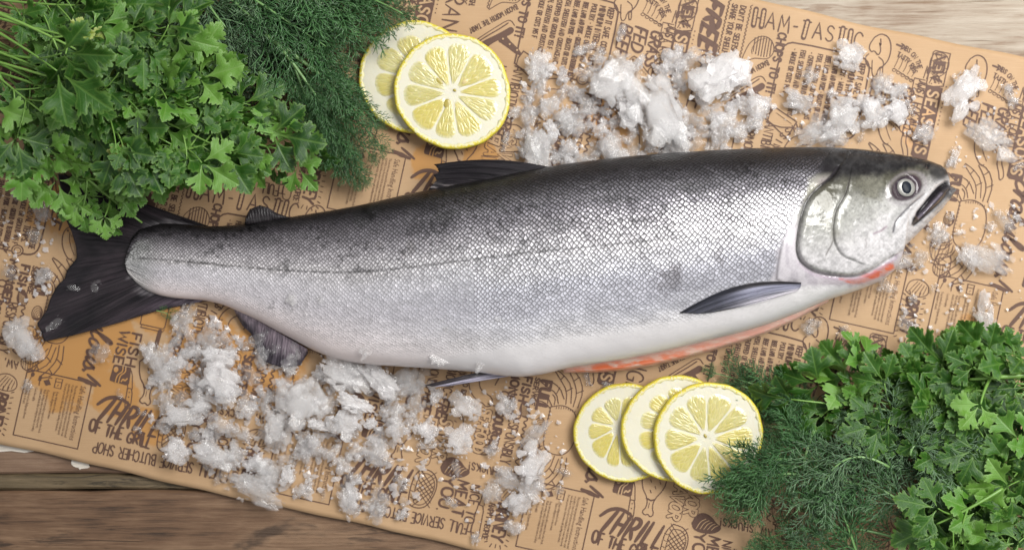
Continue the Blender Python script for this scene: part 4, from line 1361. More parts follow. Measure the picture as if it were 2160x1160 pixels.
# ---- fins
def fin_material(name, dark, mid, tipc, light=None):
    m, nt, out = material(name)
    b = NB(nt)
    c0 = b.attr('skin').outputs['Color']
    rp = b.attr('scale_place').outputs['Vector']
    n = b.noise(b.scale_vec(rp, (1, .06, 1)), 1.0, 3, .6)
    w = b.n('ShaderNodeTexWave', dict(wave_type='BANDS', bands_direction='X'), Vector=rp)
    w.inputs['Scale'].default_value = .32; w.inputs['Distortion'].default_value = 2.2; w.inputs['Detail'].default_value = 2
    c = b.mix(b.ramp(n, .3, .75), b.mix(1.0, c0, (.45, .43, .47, 1), 'MULTIPLY'), b.mix(1.0, c0, (1.5, 1.42, 1.45, 1), 'MULTIPLY'))
    p = b.n('ShaderNodeBsdfPrincipled', Base_Color=c, Roughness=.40)
    p.inputs['Coat Weight'].default_value = .2; p.inputs['Coat Roughness'].default_value = .2; p.inputs['Specular IOR Level'].default_value = .3
    b.put(p.inputs['Normal'], b.bump(b.math('ADD', w.outputs['Fac'], n), .45, .0006))
    b.put(out.inputs[0], p)
    return m


fin_mat = fin_material('fin_membrane', 0, 0, 0)


def lerp_poly(pts, n):
    """resample a polyline to n points by length"""
    p = np.array(pts, float); d = np.concatenate([[0], np.cumsum(np.hypot(*np.diff(p, axis=0).T))])
    t = np.linspace(0, d[-1], n)
    return np.stack([np.interp(t, d, p[:, 0]), np.interp(t, d, p[:, 1])], 1)


def fin(name, base, rim, zfun, colfun, nrays=60, nlen=40, ragged=0.0, thick=.0006, bow=0.0, seed=1, ridge=.00035, lead=0.0):
    """a fin swept from its root line (base) to its free edge (rim), both in photo pixels"""
    A = lerp_poly(base, nrays); B = lerp_poly(rim, nrays)
    s = np.linspace(0, 1, nlen)
    rag = 1 + ragged * (fbm(np.linspace(0, 14, nrays), np.zeros(nrays), seed, 4) - .6)
    P = A[:, None, :] + (B - A)[:, None, :] * (s[None, :, None] * rag[:, None, None])
    k = np.linspace(0, 1, nrays)[:, None] * np.ones((1, nlen)); ss = np.ones((nrays, 1)) * s[None, :]
    nrm = np.stack([-(B - A)[:, 1], (B - A)[:, 0]], 1)
    P = P + nrm[:, None, :] * (bow * np.sin(ss * math.pi) * (k - .5) * 2)[..., None] * .15
    P[..., 1] += lead * np.sin(ss * math.pi) * (1 - k) ** 1.5
    z = zfun(k, ss, P)
    rays = np.sin(k * nrays * .55 + 1.5 * fbm(k * 6, ss * 2, seed, 2) * 3)
    z = z + ridge * rays * sstep(0, .25, ss)
    xw = (P[..., 0] - 1080) * S * (1 - z / H); yw = (580 - P[..., 1]) * S * (1 - z / H)
    top = np.stack([xw, yw, z], 2).reshape(-1, 3); bot = top - np.array((0, 0, thick))
    q = np.array(grid_faces(nrays, nlen))
    n0 = len(top)
    rimq = []
    for i in range(nrays - 1):
        for j in (0, nlen - 1):
            a = i * nlen + j; rimq.append((a, a + nlen, n0 + a + nlen, n0 + a))
    for j in range(nlen - 1):
        for i in (0, nrays - 1):
            a = i * nlen + j; rimq.append((a, a + 1, n0 + a + 1, n0 + a))
    me = np_mesh(name, np.concatenate([top, bot]), np.concatenate([q, q[:, ::-1] + n0, np.array(rimq)]))
    bm = bmesh.new(); bm.from_mesh(me); bmesh.ops.recalc_face_normals(bm, faces=bm.faces); bm.to_mesh(me); bm.free()
    c = colfun(k, ss, P).reshape(-1, 3)
    c = np.concatenate([c, c]); set_attr(me, 'skin', 'FLOAT_COLOR', np.concatenate([c, np.ones((len(c), 1))], 1))
    rp = np.stack([k * nrays * .55, ss * 30, k * 0], 2).reshape(-1, 3)
    set_attr(me, 'scale_place', 'FLOAT_VECTOR', np.concatenate([rp, rp]))
    return new_obj(name, me, salmon, fin_mat)


def mixc(w, a, b): return np.array(a) * (1 - w[..., None]) + np.array(b) * w[..., None]


# tail fin
def tail_col(k, s, P):
    n = fbm(k * 18, s * 4, 3, 4)
    c = mixc(np.clip(n * 1.25 - .25, 0, 1), (.006, .005, .007), (.040, .031, .036))
    low = sstep(.72, 1.0, k) * (1 - s) ** .6
    c = mixc(np.clip(low, 0, 1) * .8, (0, 0, 0), (.15, .12, .155)) + c * (1 - .8 * np.clip(low, 0, 1))[..., None]
    root = sstep(.20, .0, s + .20 * (fbm(k * 40, s * 6, 7, 3) - .5)) * sstep(.06, .2, k) * .8
    c = c * (1 - root)[..., None] + np.array((.26, .255, .26)) * root[..., None] * (.5 + fbm(k * 70, s * 40, 8, 2))[..., None]
    edge = sstep(.96, 1.0, k)
    return c * (1 - edge * .6)[..., None] + np.array((.21, .185, .25)) * (edge * .6)[..., None]


fin('tail_fin', [(452,482),(384,474),(332,486),(308,508),(300,545),(312,582),(340,606),(380,619),(436,628)],
    [(432,474),(330,438),(240,404),(170,380),(122,366),(126,392),(138,418),(143,446),(139,462),(152,492),(160,520),(161,545),(140,570),(136,588),(122,600),(104,634),(96,656),(74,684),(86,704),(92,721),(150,709),(250,681),(330,656),(424,636)],
    lambda k, s, P: .0030 - .0004 * (1 - s) + .0010 * np.sin(k * 9 + s * 2) * s,
    tail_col, 150, 60, ragged=.035, seed=5, thick=.0008, ridge=.00032)

# adipose fin
fin('adipose_fin', [(516,474),(545,470),(580,466),(614,461)], [(518,458),(527,441),(548,433),(566,438),(582,449),(612,459)],
    lambda k, s, P: .0135 + .002 * np.sin(s * 3), lambda k, s, P: mixc(fbm(k * 5, s * 3, 2), (.010, .009, .010), (.035, .031, .033)), 30, 14, seed=3, thick=.0016, ridge=.00006)

# dorsal fin, folded back along the spine
def dors_col(k, s, P):
    n = fbm(k * 16, s * 2.4, 6, 4)
    c = mixc(np.clip(n * 1.3 - .3, 0, 1), (.007, .006, .008), (.038, .034, .038))
    pale = sstep(.56, .72, fbm(k * 22, s * 2.2, 12, 3)) * sstep(.45, .9, k) * .8
    return c * (1 - pale)[..., None] + np.array((.30, .28, .27)) * pale[..., None]


fin('dorsal_fin', [(1172,355),(1100,371),(1030,384),(960,398),(906,410)], [(915,347),(926,360),(915,369),(921,381),(909,393),(899,407)],
    lambda k, s, P: np.interp(P[..., 0], [890, 1000, 1170], [.0215, .0235, .0265]) + .0012 * np.sin(s * 4 + k * 3) - .004 * s, dors_col, 70, 50, ragged=.05, seed=9, thick=.0009, ridge=.0005, lead=-14)

# anal fin, half buried in ice
def anal_col(k, s, P):
    n = fbm(k * 16, s * 3, 16, 4)
    c = mixc(np.clip(n, 0, 1), (.016, .013, .018), (.075, .062, .08))
    pale = np.clip((1 - s * 1.5) + .35 * sstep(.5, 1, k), 0, 1) * .75
    return c * (1 - pale)[..., None] + np.array((.42, .36, .40)) * pale[..., None]


fin('anal_fin', [(492,650),(540,674),(590,702),(648,736)], [(500,668),(512,688),(528,702),(540,722),(543,742),(556,762),(596,776),(634,770),(650,744)],
    lambda k, s, P: .0085 - .005 * s + .0008 * np.sin(k * 12), anal_col, 60, 26, ragged=.06, seed=13)

# pelvic fin
def pelv_col(k, s, P):
    c = mixc(sstep(.30, .55, k), (.035, .030, .034), (.46, .46, .54))
    st_ = fbm(k * 20, s * 1.5, 18, 3)
    c = c * (.6 + .8 * st_)[..., None]
    return mixc(sstep(.35, 1, k) * sstep(.35, 1, s) * .5, (0, 0, 0), (.15, .16, .24)) + c * (1 - sstep(.35, 1, k) * sstep(.35, 1, s) * .5)[..., None]


fin('pelvic_fin', [(1060,772),(1066,780),(1072,787),(1078,793)], [(895,812),(902,813),(912,815),(940,815)],
    lambda k, s, P: .013 + .0105 * np.sin(s * 2.2) * (1 - .4 * k) + .003 * s, pelv_col, 36, 44, seed=15, thick=.0009)

# pectoral fin lying on the flank
def pect_col(k, s, P):
    n = fbm(k * 22, s * 1.6, 23, 4)
    base = mixc(sstep(.10, .26, k), (.022, .020, .024), (.27, .29, .37))
    lite = sstep(.42, .95, k) * (1 - s * .9)
    c = base * (1 - lite)[..., None] + np.array((.88, .87, .90)) * lite[..., None]
    tip = sstep(.50, .92, s + .18 * (1 - k))
    c = c * (1 - .86 * tip)[..., None] + np.array((.030, .034, .046)) * (.86 * tip)[..., None]
    return c * (.62 + .76 * n)[..., None]


zsk = lambda P: np.array([[skin_z((p[0] - 1080) * S * .95, (580 - p[1]) * S * .95, .02) for p in row] for row in P])
fin('pectoral_fin', [(1690,596),(1690,600),(1688,607),(1682,614)],
    [(1434,659),(1438,661),(1447,660),(1470,662),(1500,660)],
    lambda k, s, P: zsk(P) + .0010 + .0016 * np.sin(s * math.pi) * np.sin(k * math.pi * .8 + .3), pect_col, 40, 70, bow=-.12, lead=-21, seed=29, thick=.0007, ridge=.00028)

# cut belly: the pink lower flap seen beneath the white one
FT = [(1180,780),(1260,764),(1320,755),(1380,743),(1440,729),(1500,714),(1560,699),(1620,680),(1680,657),(1745,628)]
FB = [(1190,786),(1260,786),(1320,781),(1380,771),(1440,757),(1500,741),(1560,723),(1620,702),(1680,675),(1748,636)]
def flesh_material():
    m, nt, out = material('raw_salmon_flesh')
    b = NB(nt)
    pos = b.n('ShaderNodeNewGeometry').outputs['Position']
    c0 = b.attr('skin').outputs['Color']
    n = b.noise(b.scale_vec(pos, (70, 240, 90), rot=(0, 0, .3)), 1.0, 4, .6)
    c = b.mix(b.ramp(n, .42, .66), c0, (.72, .50, .40, 1))
    p = b.n('ShaderNodeBsdfPrincipled', Base_Color=c, Roughness=.28)
    p.inputs['Coat Weight'].default_value = .6; p.inputs['Coat Roughness'].default_value = .1
    p.inputs['Subsurface Weight'].default_value = .15; p.inputs['Subsurface Radius'].default_value = (.003, .001, .0006)
    b.put(p.inputs['Normal'], b.bump(n, .4, .0008))
    b.put(out.inputs[0], p)
    return m


A = lerp_poly([(x, y - 16) for x, y in FT], 120); B = lerp_poly(FB, 120)
rows = []; cc = []
NS = 18
for i in range(120):
    for j in range(NS + 1):
        t = j / NS
        px = A[i, 0] + (B[i, 0] - A[i, 0]) * t; py = A[i, 1] + (B[i, 1] - A[i, 1]) * t
        w = math.sin(math.pi * min(1, i / 119)) ** .35
        z = (.0150 - .0020 * t) * w * math.sqrt(max(0.02, 1 - max(0, (t - .8) / .2) ** 2.2)) + .0008
        p = W(px, py, z); rows.append((p.x, p.y, z))
        u = (px - 1190) / 560
        o = np.interp(u, [0, .06, .22, .4, .6, 1], [.5, 1, 1, .8, .45, .2]) * math.exp(-((t - .72) / .30) ** 2)
        pk = np.array((.66, .48, .42)) * (1 - o) + np.array((.78, .15, .025)) * o
        if t < .50: pk = pk * .55 + np.array((.52, .33, .32)) * .45
        cc.append((*pk, 1))
fsq = grid_faces(120, NS + 1)
n0 = len(rows)
rows += [(x, y, .0007) for x, y, z in rows]; fsq += [tuple(n0 + k for k in f[::-1]) for f in grid_faces(120, NS + 1)]
me = mesh_from('belly_flesh', rows, fsq)
bm = bmesh.new(); bm.from_mesh(me); bmesh.ops.recalc_face_normals(bm, faces=bm.faces); bm.to_mesh(me); bm.free()
set_attr(me, 'skin', 'FLOAT_COLOR', cc + cc)
new_obj('belly_flesh', me, salmon, flesh_material())

# ================================================================= lemon slices
def lemon_materials():
    # peel
    m, nt, out = material('lemon_peel'); b = NB(nt)
    tc = b.n('ShaderNodeTexCoord').outputs['Object']
    a = b.attr('ring').outputs['Vector']
    sp = b.n('ShaderNodeSeparateXYZ', Vector=a)
    vor = b.n('ShaderNodeTexVoronoi', dict(feature='SMOOTH_F1'), Vector=b.scale_vec(tc, (1, 1, .4)))
    vor.inputs['Scale'].default_value = 620; vor.inputs['Smoothness'].default_value = .4
    n = b.noise(tc, 90, 3, .6)
    gl = b.math('ADD', sp.outputs[0], b.math('MULTIPLY', b.math('SUBTRACT', vor.outputs['Distance'], .35), -1.25))
    c = b.mix(b.ramp(gl, .22, .62), (.68, .645, .42, 1), (.60, .50, .035, 1))
    c = b.mix(b.math('MULTIPLY', n, .5), c, (.55, .48, .08, 1))
    p = b.n('ShaderNodeBsdfPrincipled', Base_Color=c, Roughness=.38)
    p.inputs['Subsurface Weight'].default_value = .2; p.inputs['Subsurface Radius'].default_value = (.003, .002, .0005)
    b.put(p.inputs['Normal'], b.bump(vor.outputs['Distance'], .35, .0006)); b.put(out.inputs[0], p)
    peel = m
    m, nt, out = material('lemon_pith'); b = NB(nt)
    tc = b.n('ShaderNodeTexCoord').outputs['Object']
    n = b.noise(tc, 500, 4, .65); n2 = b.noise(tc, 60, 3, .5)
    c = b.mix(n2, (.60, .585, .49, 1), (.62, .59, .44, 1))
    p = b.n('ShaderNodeBsdfPrincipled', Base_Color=c, Roughness=.5)
    p.inputs['Subsurface Weight'].default_value = .25; p.inputs['Subsurface Radius'].default_value = (.004, .003, .0015)
    b.put(p.inputs['Normal'], b.bump(n, .18, .0006)); b.put(out.inputs[0], p)
    pith = m
    m, nt, out = material('lemon_pulp'); b = NB(nt)
    a = b.attr('ring').outputs['Vector']           # x along the radius, y round, z edge closeness
    sp = b.n('ShaderNodeSeparateXYZ', Vector=a)
    oi = b.n('ShaderNodeObjectInfo')
    tc = b.n('ShaderNodeTexCoord').outputs['Object']
    v = b.n('ShaderNodeTexVoronoi', dict(feature='DISTANCE_TO_EDGE', voronoi_dimensions='2D'), Vector=b.scale_vec(a, (5.5, 13.0, 1)))
    v.inputs['Scale'].default_value = 1.0
    v1 = b.n('ShaderNodeTexVoronoi', dict(feature='F1', voronoi_dimensions='2D'), Vector=b.scale_vec(a, (5.5, 13.0, 1)))
    v1.inputs['Scale'].default_value = 1.0
    cell = b.n('ShaderNodeSeparateColor', Color=v1.outputs['Color'])
    n = b.noise(tc, 170, 4, .6); n2 = b.noise(tc, 55, 2, .5)
    c = b.mix(b.ramp(n2, .3, .7), (.48, .435, .165, 1), (.54, .51, .27, 1))
    c = b.mix(b.math('MULTIPLY', cell.outputs[0], .3), c, (.42, .37, .085, 1))
    c = b.mix(b.math('MULTIPLY', b.math('SUBTRACT', 1, b.ramp(v.outputs['Distance'], .0, .10)), .38), c, (.66, .62, .38, 1))
    c = b.mix(b.math('MULTIPLY', oi.outputs['Random'], .45), c, (.62, .50, .07, 1))
    c = b.mix(b.ramp(sp.outputs[2], 0.0, .10, .85, 0.0), c, (.66, .635, .42, 1))
    p = b.n('ShaderNodeBsdfPrincipled', Base_Color=c, Roughness=.16)
    p.inputs['Subsurface Weight'].default_value = .35; p.inputs['Subsurface Radius'].default_value = (.005, .0035, .001)
    p.inputs['Coat Weight'].default_value = .5; p.inputs['Coat Roughness'].default_value = .06
    h = b.math('ADD', b.math('MULTIPLY', b.ramp(v.outputs['Distance'], 0, .3), .8), b.math('MULTIPLY', n, .55))
    b.put(p.inputs['Normal'], b.bump(h, .30, .0008)); b.put(out.inputs[0], p)
    return peel, pith, m


peel_mat, pith_mat, pulp_mat = lemon_materials()
seed_mat = simple('lemon_seed_tan', (.52, .42, .16, 1), .35, .5, .3, .2, 400, (.66, .55, .30, 1))
seed_hole = simple('lemon_seed_hollow', (.30, .24, .035, 1), .3, .5, .2, .2, 400, (.40, .33, .08, 1))


def lemon_slice(cx, cy, r, z, tilt, nseg, label, seed, core=(0, 0), rot=0.0, pulp_r=.765, squash=1.0, seeds=()):
    R_ = random.Random(seed)
    k = S * (1 - z / H); R = r * k; T_ = .0050
    root = empty('lemon_slice', W(cx, cy, z))
    root.rotation_euler = (tilt[0], tilt[1], 0)
    tag(root, label, 'lemon slice', 'lemon slices on the paper')
    ph = [R_.uniform(0, 6.28) for _ in range(5)]
    def wob(t): return 1 + .016 * math.sin(2 * t + ph[0]) + .011 * math.sin(3 * t + ph[1]) + .005 * math.sin(5 * t + ph[2]) + .0035 * math.sin(11 * t + ph[3]) + .003 * math.sin(17 * t + ph[4])
    n = 140
    # peel ring
    prof = [(.915, T_ * .5 - .0001), (.945, T_ * .5), (.972, T_ * .5 - .00005), (.988, T_ * .42), (1.0, T_ * .2), (1.0, -T_ * .2), (.985, -T_ * .45), (.915, -T_ * .5)]
    gv = [0.0, .40, .88, 1, 1, 1, 1, .3]
    vs, ring, fs = [], [], []
    for i in range(n):
        t = 2 * math.pi * i / n
        inner = .012 * math.sin(29 * t + ph[0]) + .008 * math.sin(43 * t + ph[1])
        for q, (rr, zz) in enumerate(prof):
            f = rr + (inner if q in (0,) else 0)
            vs.append((R * f * wob(t) * math.cos(t), R * f * wob(t) * math.sin(t) * squash, zz))
            ring.append((gv[q], t, 0))
    m_ = len(prof)
    for i in range(n):
        for q in range(m_):
            a = i * m_ + q; c = ((i + 1) % n) * m_ + q; q2 = (q + 1) % m_
            fs.append((a, c, ((i + 1) % n) * m_ + q2, i * m_ + q2))
    me = mesh_from('peel', vs, fs, peel_mat); set_attr(me, 'ring', 'FLOAT_VECTOR', ring)
    new_obj('peel', me, root)
    # pith disc
    vs, fs = [], []
    rs = [0, .1, .25, .4, .6, .78, .86, .92, .935]
    for i, rr in enumerate(rs):
        for j in range(n):
            t = 2 * math.pi * j / n
            vs.append((R * rr * wob(t) * math.cos(t), R * rr * wob(t) * math.sin(t) * squash, T_ * .5 - .00012 + .00005 * R_.uniform(-1, 1)))
    for i in range(len(rs) - 1):
        for j in range(n): fs.append((i * n + j, (i + 1) * n + j, (i + 1) * n + (j + 1) % n, i * n + (j + 1) % n))
    o = len(vs)
    for j in range(n):
        t = 2 * math.pi * j / n
        vs.append((R * .93 * wob(t) * math.cos(t), R * .93 * wob(t) * math.sin(t) * squash, -T_ * .5 + .0001))
    for j in range(n): fs.append(((len(rs) - 1) * n + j, o + j, o + (j + 1) % n, (len(rs) - 1) * n + (j + 1) % n))
    fs.append(tuple(o + j for j in reversed(range(n))))
    new_obj('pith', mesh_from('pith', vs, fs, pith_mat), root)
    # pulp segments
    cu, cv = core[0] * k, -core[1] * k
    cuts = sorted([(i + R_.uniform(-.14, .14)) / nseg * 2 * math.pi + rot for i in range(nseg)])
    for i in range(nseg):
        a0 = cuts[i]; a1 = cuts[(i + 1) % nseg] + (2 * math.pi if i == nseg - 1 else 0)
        am = (a0 + a1) / 2; half = (a1 - a0) / 2
        ro = R * pulp_r * R_.uniform(.97, 1.02); ri = R * R_.uniform(.12, .17)
        nr_, na = 16, 18
        V, ringv = [], []
        for p in range(nr_ + 1):
            s_ = p / nr_
            for q in range(na + 1):
                w = q / na * 2 - 1
                # rounded outer end, pointed inner end, thin membranes at the sides
                rad = ri + (ro - ri) * s_ * (1 - .13 * abs(w) ** 3.0 * s_)
                gap = R * .010 / max(rad, R * .1)
                ang = am + w * max(half - gap, half * .4) * (1 - .10 * max(0, s_ - .8) * 5 * abs(w)) * min(1, .55 + 1.6 * s_)
                x = rad * math.cos(ang); y = rad * math.sin(ang)
                # shift the inner ends with the core
                kk = 1 - rad / (R * .9)
                x += cu * kk; y += cv * kk
                e = min(s_, 1 - s_, (1 - abs(w)) * .6)
                dome = .00055 * (1 - math.exp(-e * 16)) - .00012 * math.exp(-e * 40)
                V.append((x, y * squash, T_ * .5 + dome + .00016 * (R_.random() - .5)))
                ringv.append((rad / R, ang * .75 + i * 3, e))
        me = mesh_from('pulp_segment', V, grid_faces(nr_ + 1, na + 1), pulp_mat)
        bm = bmesh.new(); bm.from_mesh(me); bm.normal_update()
        bmesh.ops.reverse_faces(bm, faces=[f for f in bm.faces if f.normal.z < 0]); bm.to_mesh(me); bm.free()
        set_attr(me, 'ring', 'FLOAT_VECTOR', ringv)
        new_obj('pulp_segment', me, root)
    for (sx, sy, ln, wd, ang, hollow) in seeds:
        o = new_obj('seed', cap_mesh('seed', ln * k, wd * k, .0009 if not hollow else .00055, 20, 6, seed_hole if hollow else seed_mat), root)
        o.location = (sx * k, -sy * k, T_ * .5 + .0002); o.rotation_euler = (0, 0, math.radians(-ang))
    return root


lemon_slice(878, 165, 120, .0040, (0, 0), 9, 'lemon slice half hidden under another slice, beside the dill by the dark dorsal fin', 11, core=(30, 10), rot=.2, pulp_r=.78)
lemon_slice(955, 194, 122.5, .0092, (math.radians(-1.0), math.radians(3.4), 0), 10, 'large top lemon slice with a seed hollow, left of the long ice heap', 12, core=(-3, 4), rot=.42, pulp_r=.835,
            seeds=((-29, -21, 10, 5, 40, True), (26, -21, 9, 5, -35, False), (-12, 26, 7, 10, 10, True), (4, -2, 4, 3, 30, True)))
lemon_slice(1318, 912, 106, .0040, (0, 0), 10, 'lowest lemon slice of the three under the salmon belly, farthest from the dill', 13, core=(-14, -12), rot=.3, pulp_r=.72)
lemon_slice(1424, 903, 113, .0088, (0, math.radians(3.2), 0), 10, 'middle lemon slice of the three, wedged between two slices below the belly', 14, core=(30, 0), rot=.1, pulp_r=.755)
lemon_slice(1494, 922, 117, .0136, (0, math.radians(3.8), 0), 10, 'topmost lemon slice of the three, touching the dill in the lower right', 15, core=(-6, 2), rot=.32, pulp_r=.82,
            seeds=((-8, -4, 5, 3, 60, True),))

# ================================================================= parsley and dill
def leaf_material(name, lo, hi, back, vein):
    m, nt, out = material(name); b = NB(nt)
    oi = b.n('ShaderNodeObjectInfo')
    a = b.attr('leafco').outputs['Vector']                 # x along, y across, z closeness to the margin
    sp = b.n('ShaderNodeSeparateXYZ', Vector=a)
    tc = b.n('ShaderNodeTexCoord').outputs['Object']
    n = b.noise(tc, 260, 3, .6); n2 = b.noise(tc, 70, 2, .5)
    c = b.mix(oi.outputs['Random'], lo, hi)
    c = b.mix(b.math('MULTIPLY', n2, .5), c, lo)
    ay = b.math('ABSOLUTE', sp.outputs[1])
    mid = b.ramp(ay, .008, .035, 1, 0)
    w = b.math('SINE', b.math('MULTIPLY', b.math('SUBTRACT', sp.outputs[0], b.math('MULTIPLY', ay, .9)), 46.0))
    side = b.math('MULTIPLY', b.ramp(w, .80, 1.0), .5)
    vn = b.math('MAXIMUM', mid, side)
    c = b.mix(b.math('MULTIPLY', vn, .38), c, vein)
    c = b.mix(b.ramp(sp.outputs[2], .0, .05, .45, 0), c, vein)
    geo = b.n('ShaderNodeNewGeometry')
    c = b.mix(b.math('MULTIPLY', geo.outputs['Backfacing'], .8), c, back)
    h = b.math('ADD', b.math('MULTIPLY', vn, -.8), b.math('MULTIPLY', n, .5))
    p = b.n('ShaderNodeBsdfPrincipled', Base_Color=c, Roughness=.33)
    p.inputs['Specular IOR Level'].default_value = .5
    b.put(p.inputs['Normal'], b.bump(h, .45, .0008))
    tr = b.n('ShaderNodeBsdfTranslucent', Color=b.mix(.5, c, hi))
    mx = b.n('ShaderNodeMixShader', i0=.13, i1=p.outputs[0], i2=tr.outputs[0])
    b.put(out.inputs[0], mx)
    return m


leaf_dark = leaf_material('parsley_leaf_green', (.010, .052, .004, 1), (.046, .150, .012, 1), (.12, .22, .045, 1), (.15, .28, .05, 1))
leaf_light = leaf_material('parsley_leaf_light', (.075, .21, .020, 1), (.15, .31, .045, 1), (.14, .26, .08, 1), (.20, .34, .09, 1))
leaf_yellow = leaf_material('parsley_leaf_yellowing', (.24, .36, .05, 1), (.40, .44, .07, 1), (.36, .42, .12, 1), (.45, .48, .20, 1))


def stem_material(name, a_, b_):
    m, nt, out = material(name); b = NB(nt)
    pos = b.n('ShaderNodeNewGeometry').outputs['Position']
    oi = b.n('ShaderNodeObjectInfo')
    n = b.noise(pos, 160, 3, .6)
    c = b.mix(b.math('MULTIPLY', b.math('ADD', n, oi.outputs['Random']), .5), a_, b_)
    p = b.n('ShaderNodeBsdfPrincipled', Base_Color=c, Roughness=.35)
    p.inputs['Subsurface Weight'].default_value = .1; p.inputs['Subsurface Radius'].default_value = (.001, .002, .0005)
    b.put(p.inputs['Normal'], b.bump(n, .2, .0005)); b.put(out.inputs[0], p)
    return m


stem_mat = stem_material('parsley_stem', (.10, .235, .035, 1), (.22, .38, .085, 1))
dill_stem_mat = stem_material('dill_stem', (.085, .20, .055, 1), (.21, .36, .13, 1))
dill_grey = stem_material('dill_thread_greyish', (.046, .100, .048, 1), (.17, .28, .145, 1))
dill_green = stem_material('dill_thread_green', (.024, .080, .026, 1), (.10, .22, .078, 1))


def half_outline(rr):
    j = lambda v, a: v + rr.uniform(-a, a)
    k = rr.uniform(.82, 1.12)
    pts = [(0, .012), (.12, .026), (.24, .07), (.34, .15), (j(.39, .02), .25), (j(.42, .02), .33), (j(.475, .02), j(.42, .02)), (.515, .385), (j(.555, .01), j(.475, .02)), (j(.615, .015), j(.475, .02)), (.625, .385), (j(.685, .015), j(.405, .02)), (j(.71, .01), .34),
           (.645, .255), (j(.60, .02), .155), (.66, .165), (.715, .225), (j(.755, .01), j(.285, .02)), (j(.80, .01), .265), (.795, .195), (j(.855, .01), j(.225, .02)), (j(.89, .01), .18), (.875, .115), (j(.94, .01), .125), (.955, .065), (1.0, 0)]
    return [(x, y * k) for x, y in pts]


def leaflet(rr):
    up = half_outline(rr); dn = half_outline(rr)
    poly = [(x, y) for x, y in up] + [(x, -y) for x, y in dn[-2::-1]]
    return poly


def poly_dist(p, poly):
    best = 9
    for i in range(len(poly)):
        a = poly[i]; b = poly[(i + 1) % len(poly)]
        dx, dy = b[0] - a[0], b[1] - a[1]
        t = max(0, min(1, ((p[0] - a[0]) * dx + (p[1] - a[1]) * dy) / ((dx * dx + dy * dy) or 1e-9)))
        best = min(best, math.hypot(p[0] - a[0] - t * dx, p[1] - a[1] - t * dy))
    return best


def leaf_mesh(seed, mat, curl):
    """three toothed leaflets on short stalks, unit length along +x"""
    rr = random.Random(seed)
    V, F, A = [], [], []
    for ang, ln, off in ((0, .88, .12), (rr.uniform(46, 66), rr.uniform(.68, .82), .06), (-rr.uniform(46, 66), rr.uniform(.68, .82), .06)):
        poly = leaflet(rr)
        pts = [Vector(p) for p in poly]
        ins = []
        for gx in np.arange(.06, 1, .085):
            for gy in np.arange(-.42, .43, .07):
                q = (gx + rr.uniform(-.012, .012), gy + rr.uniform(-.01, .01))
                r_ = inside(np.array([q[0]]), np.array([q[1]]), poly)[0]
                if r_ and poly_dist(q, poly) > .022: ins.append(q)
        n = len(poly)
        res = delaunay_2d_cdt([Vector(p) for p in poly] + [Vector(q) for q in ins], [], [list(range(n))], 1, 1e-5)
        vv, tris = res[0], res[2]
        o = len(V)
        ca, sa = math.cos(math.radians(ang)), math.sin(math.radians(ang))
        fold = rr.uniform(.15, .5); bend = rr.uniform(-.1, .45) * curl; tw = rr.uniform(-.35, .35); wv = rr.uniform(.018, .04); ph = rr.uniform(0, 6)
        for p in vv:
            x, y = p.x, p.y
            e = poly_dist((x, y), poly)
            z = fold * abs(y) - bend * x * x + tw * x * y + wv * math.sin(13 * x + ph + 3 * abs(y)) * min(1, abs(y) * 5) - .05 * math.exp(-e * 40) * curl
            X_, Y_, Z_ = off + x * ln, y * ln, z * ln
            V.append((X_ * ca - Y_ * sa, X_ * sa + Y_ * ca, Z_))
            A.append((x, y, e))
        F += [tuple(o + i for i in t) for t in tris]
        # stalk of the leaflet
    me = mesh_from('leaf', V, F, mat)
    bm = bmesh.new(); bm.from_mesh(me); bm.normal_update()
    bmesh.ops.reverse_faces(bm, faces=[f for f in bm.faces if f.normal.z < 0]); bm.to_mesh(me); bm.free()
    set_attr(me, 'leafco', 'FLOAT_VECTOR', A)
    return me


LEAVES = {'d': [leaf_mesh(s, leaf_dark, .6) for s in range(9)], 'l': [leaf_mesh(20 + s, leaf_light, .5) for s in range(5)], 'y': [leaf_mesh(40 + s, leaf_yellow, .7) for s in range(2)]}


def tube(bm_v, bm_f, pts, radii, sides=6):
    o = len(bm_v)
    n = len(pts)
    up = Vector((0, 0, 1))
    for i, p in enumerate(pts):
        d = (pts[min(i + 1, n - 1)] - pts[max(i - 1, 0)]).normalized()
        s_ = d.cross(up)
        if s_.length < 1e-4: s_ = Vector((1, 0, 0))
        s_.normalize(); t_ = s_.cross(d)
        for k in range(sides):
            a = 2 * math.pi * k / sides
            q = p + (s_ * math.cos(a) + t_ * math.sin(a)) * radii[i]
            bm_v.append(q)
    for i in range(n - 1):
        for k in range(sides):
            a = o + i * sides + k; b = o + i * sides + (k + 1) % sides
            bm_f.append((a, b, b + sides, a + sides))
    bm_f.append(tuple(o + k for k in reversed(range(sides))))
    bm_f.append(tuple(o + (n - 1) * sides + k for k in range(sides)))


def bez(a, b, c, t): return a * ((1 - t) ** 2) + b * (2 * t * (1 - t)) + c * (t * t)


def orient(o, loc, dirv, nrm, sc):
    x = dirv.normalized(); z = (nrm - x * nrm.dot(x)).normalized(); y = z.cross(x)
    o.matrix_local = Matrix.Translation(loc) @ Matrix((x, y, z)).transposed().to_4x4() @ Matrix.Diagonal((sc, sc, sc, 1))


def floor_z(p):
    return max(0.0015, skin_z(p.x, p.y, 0.0) + .0015)


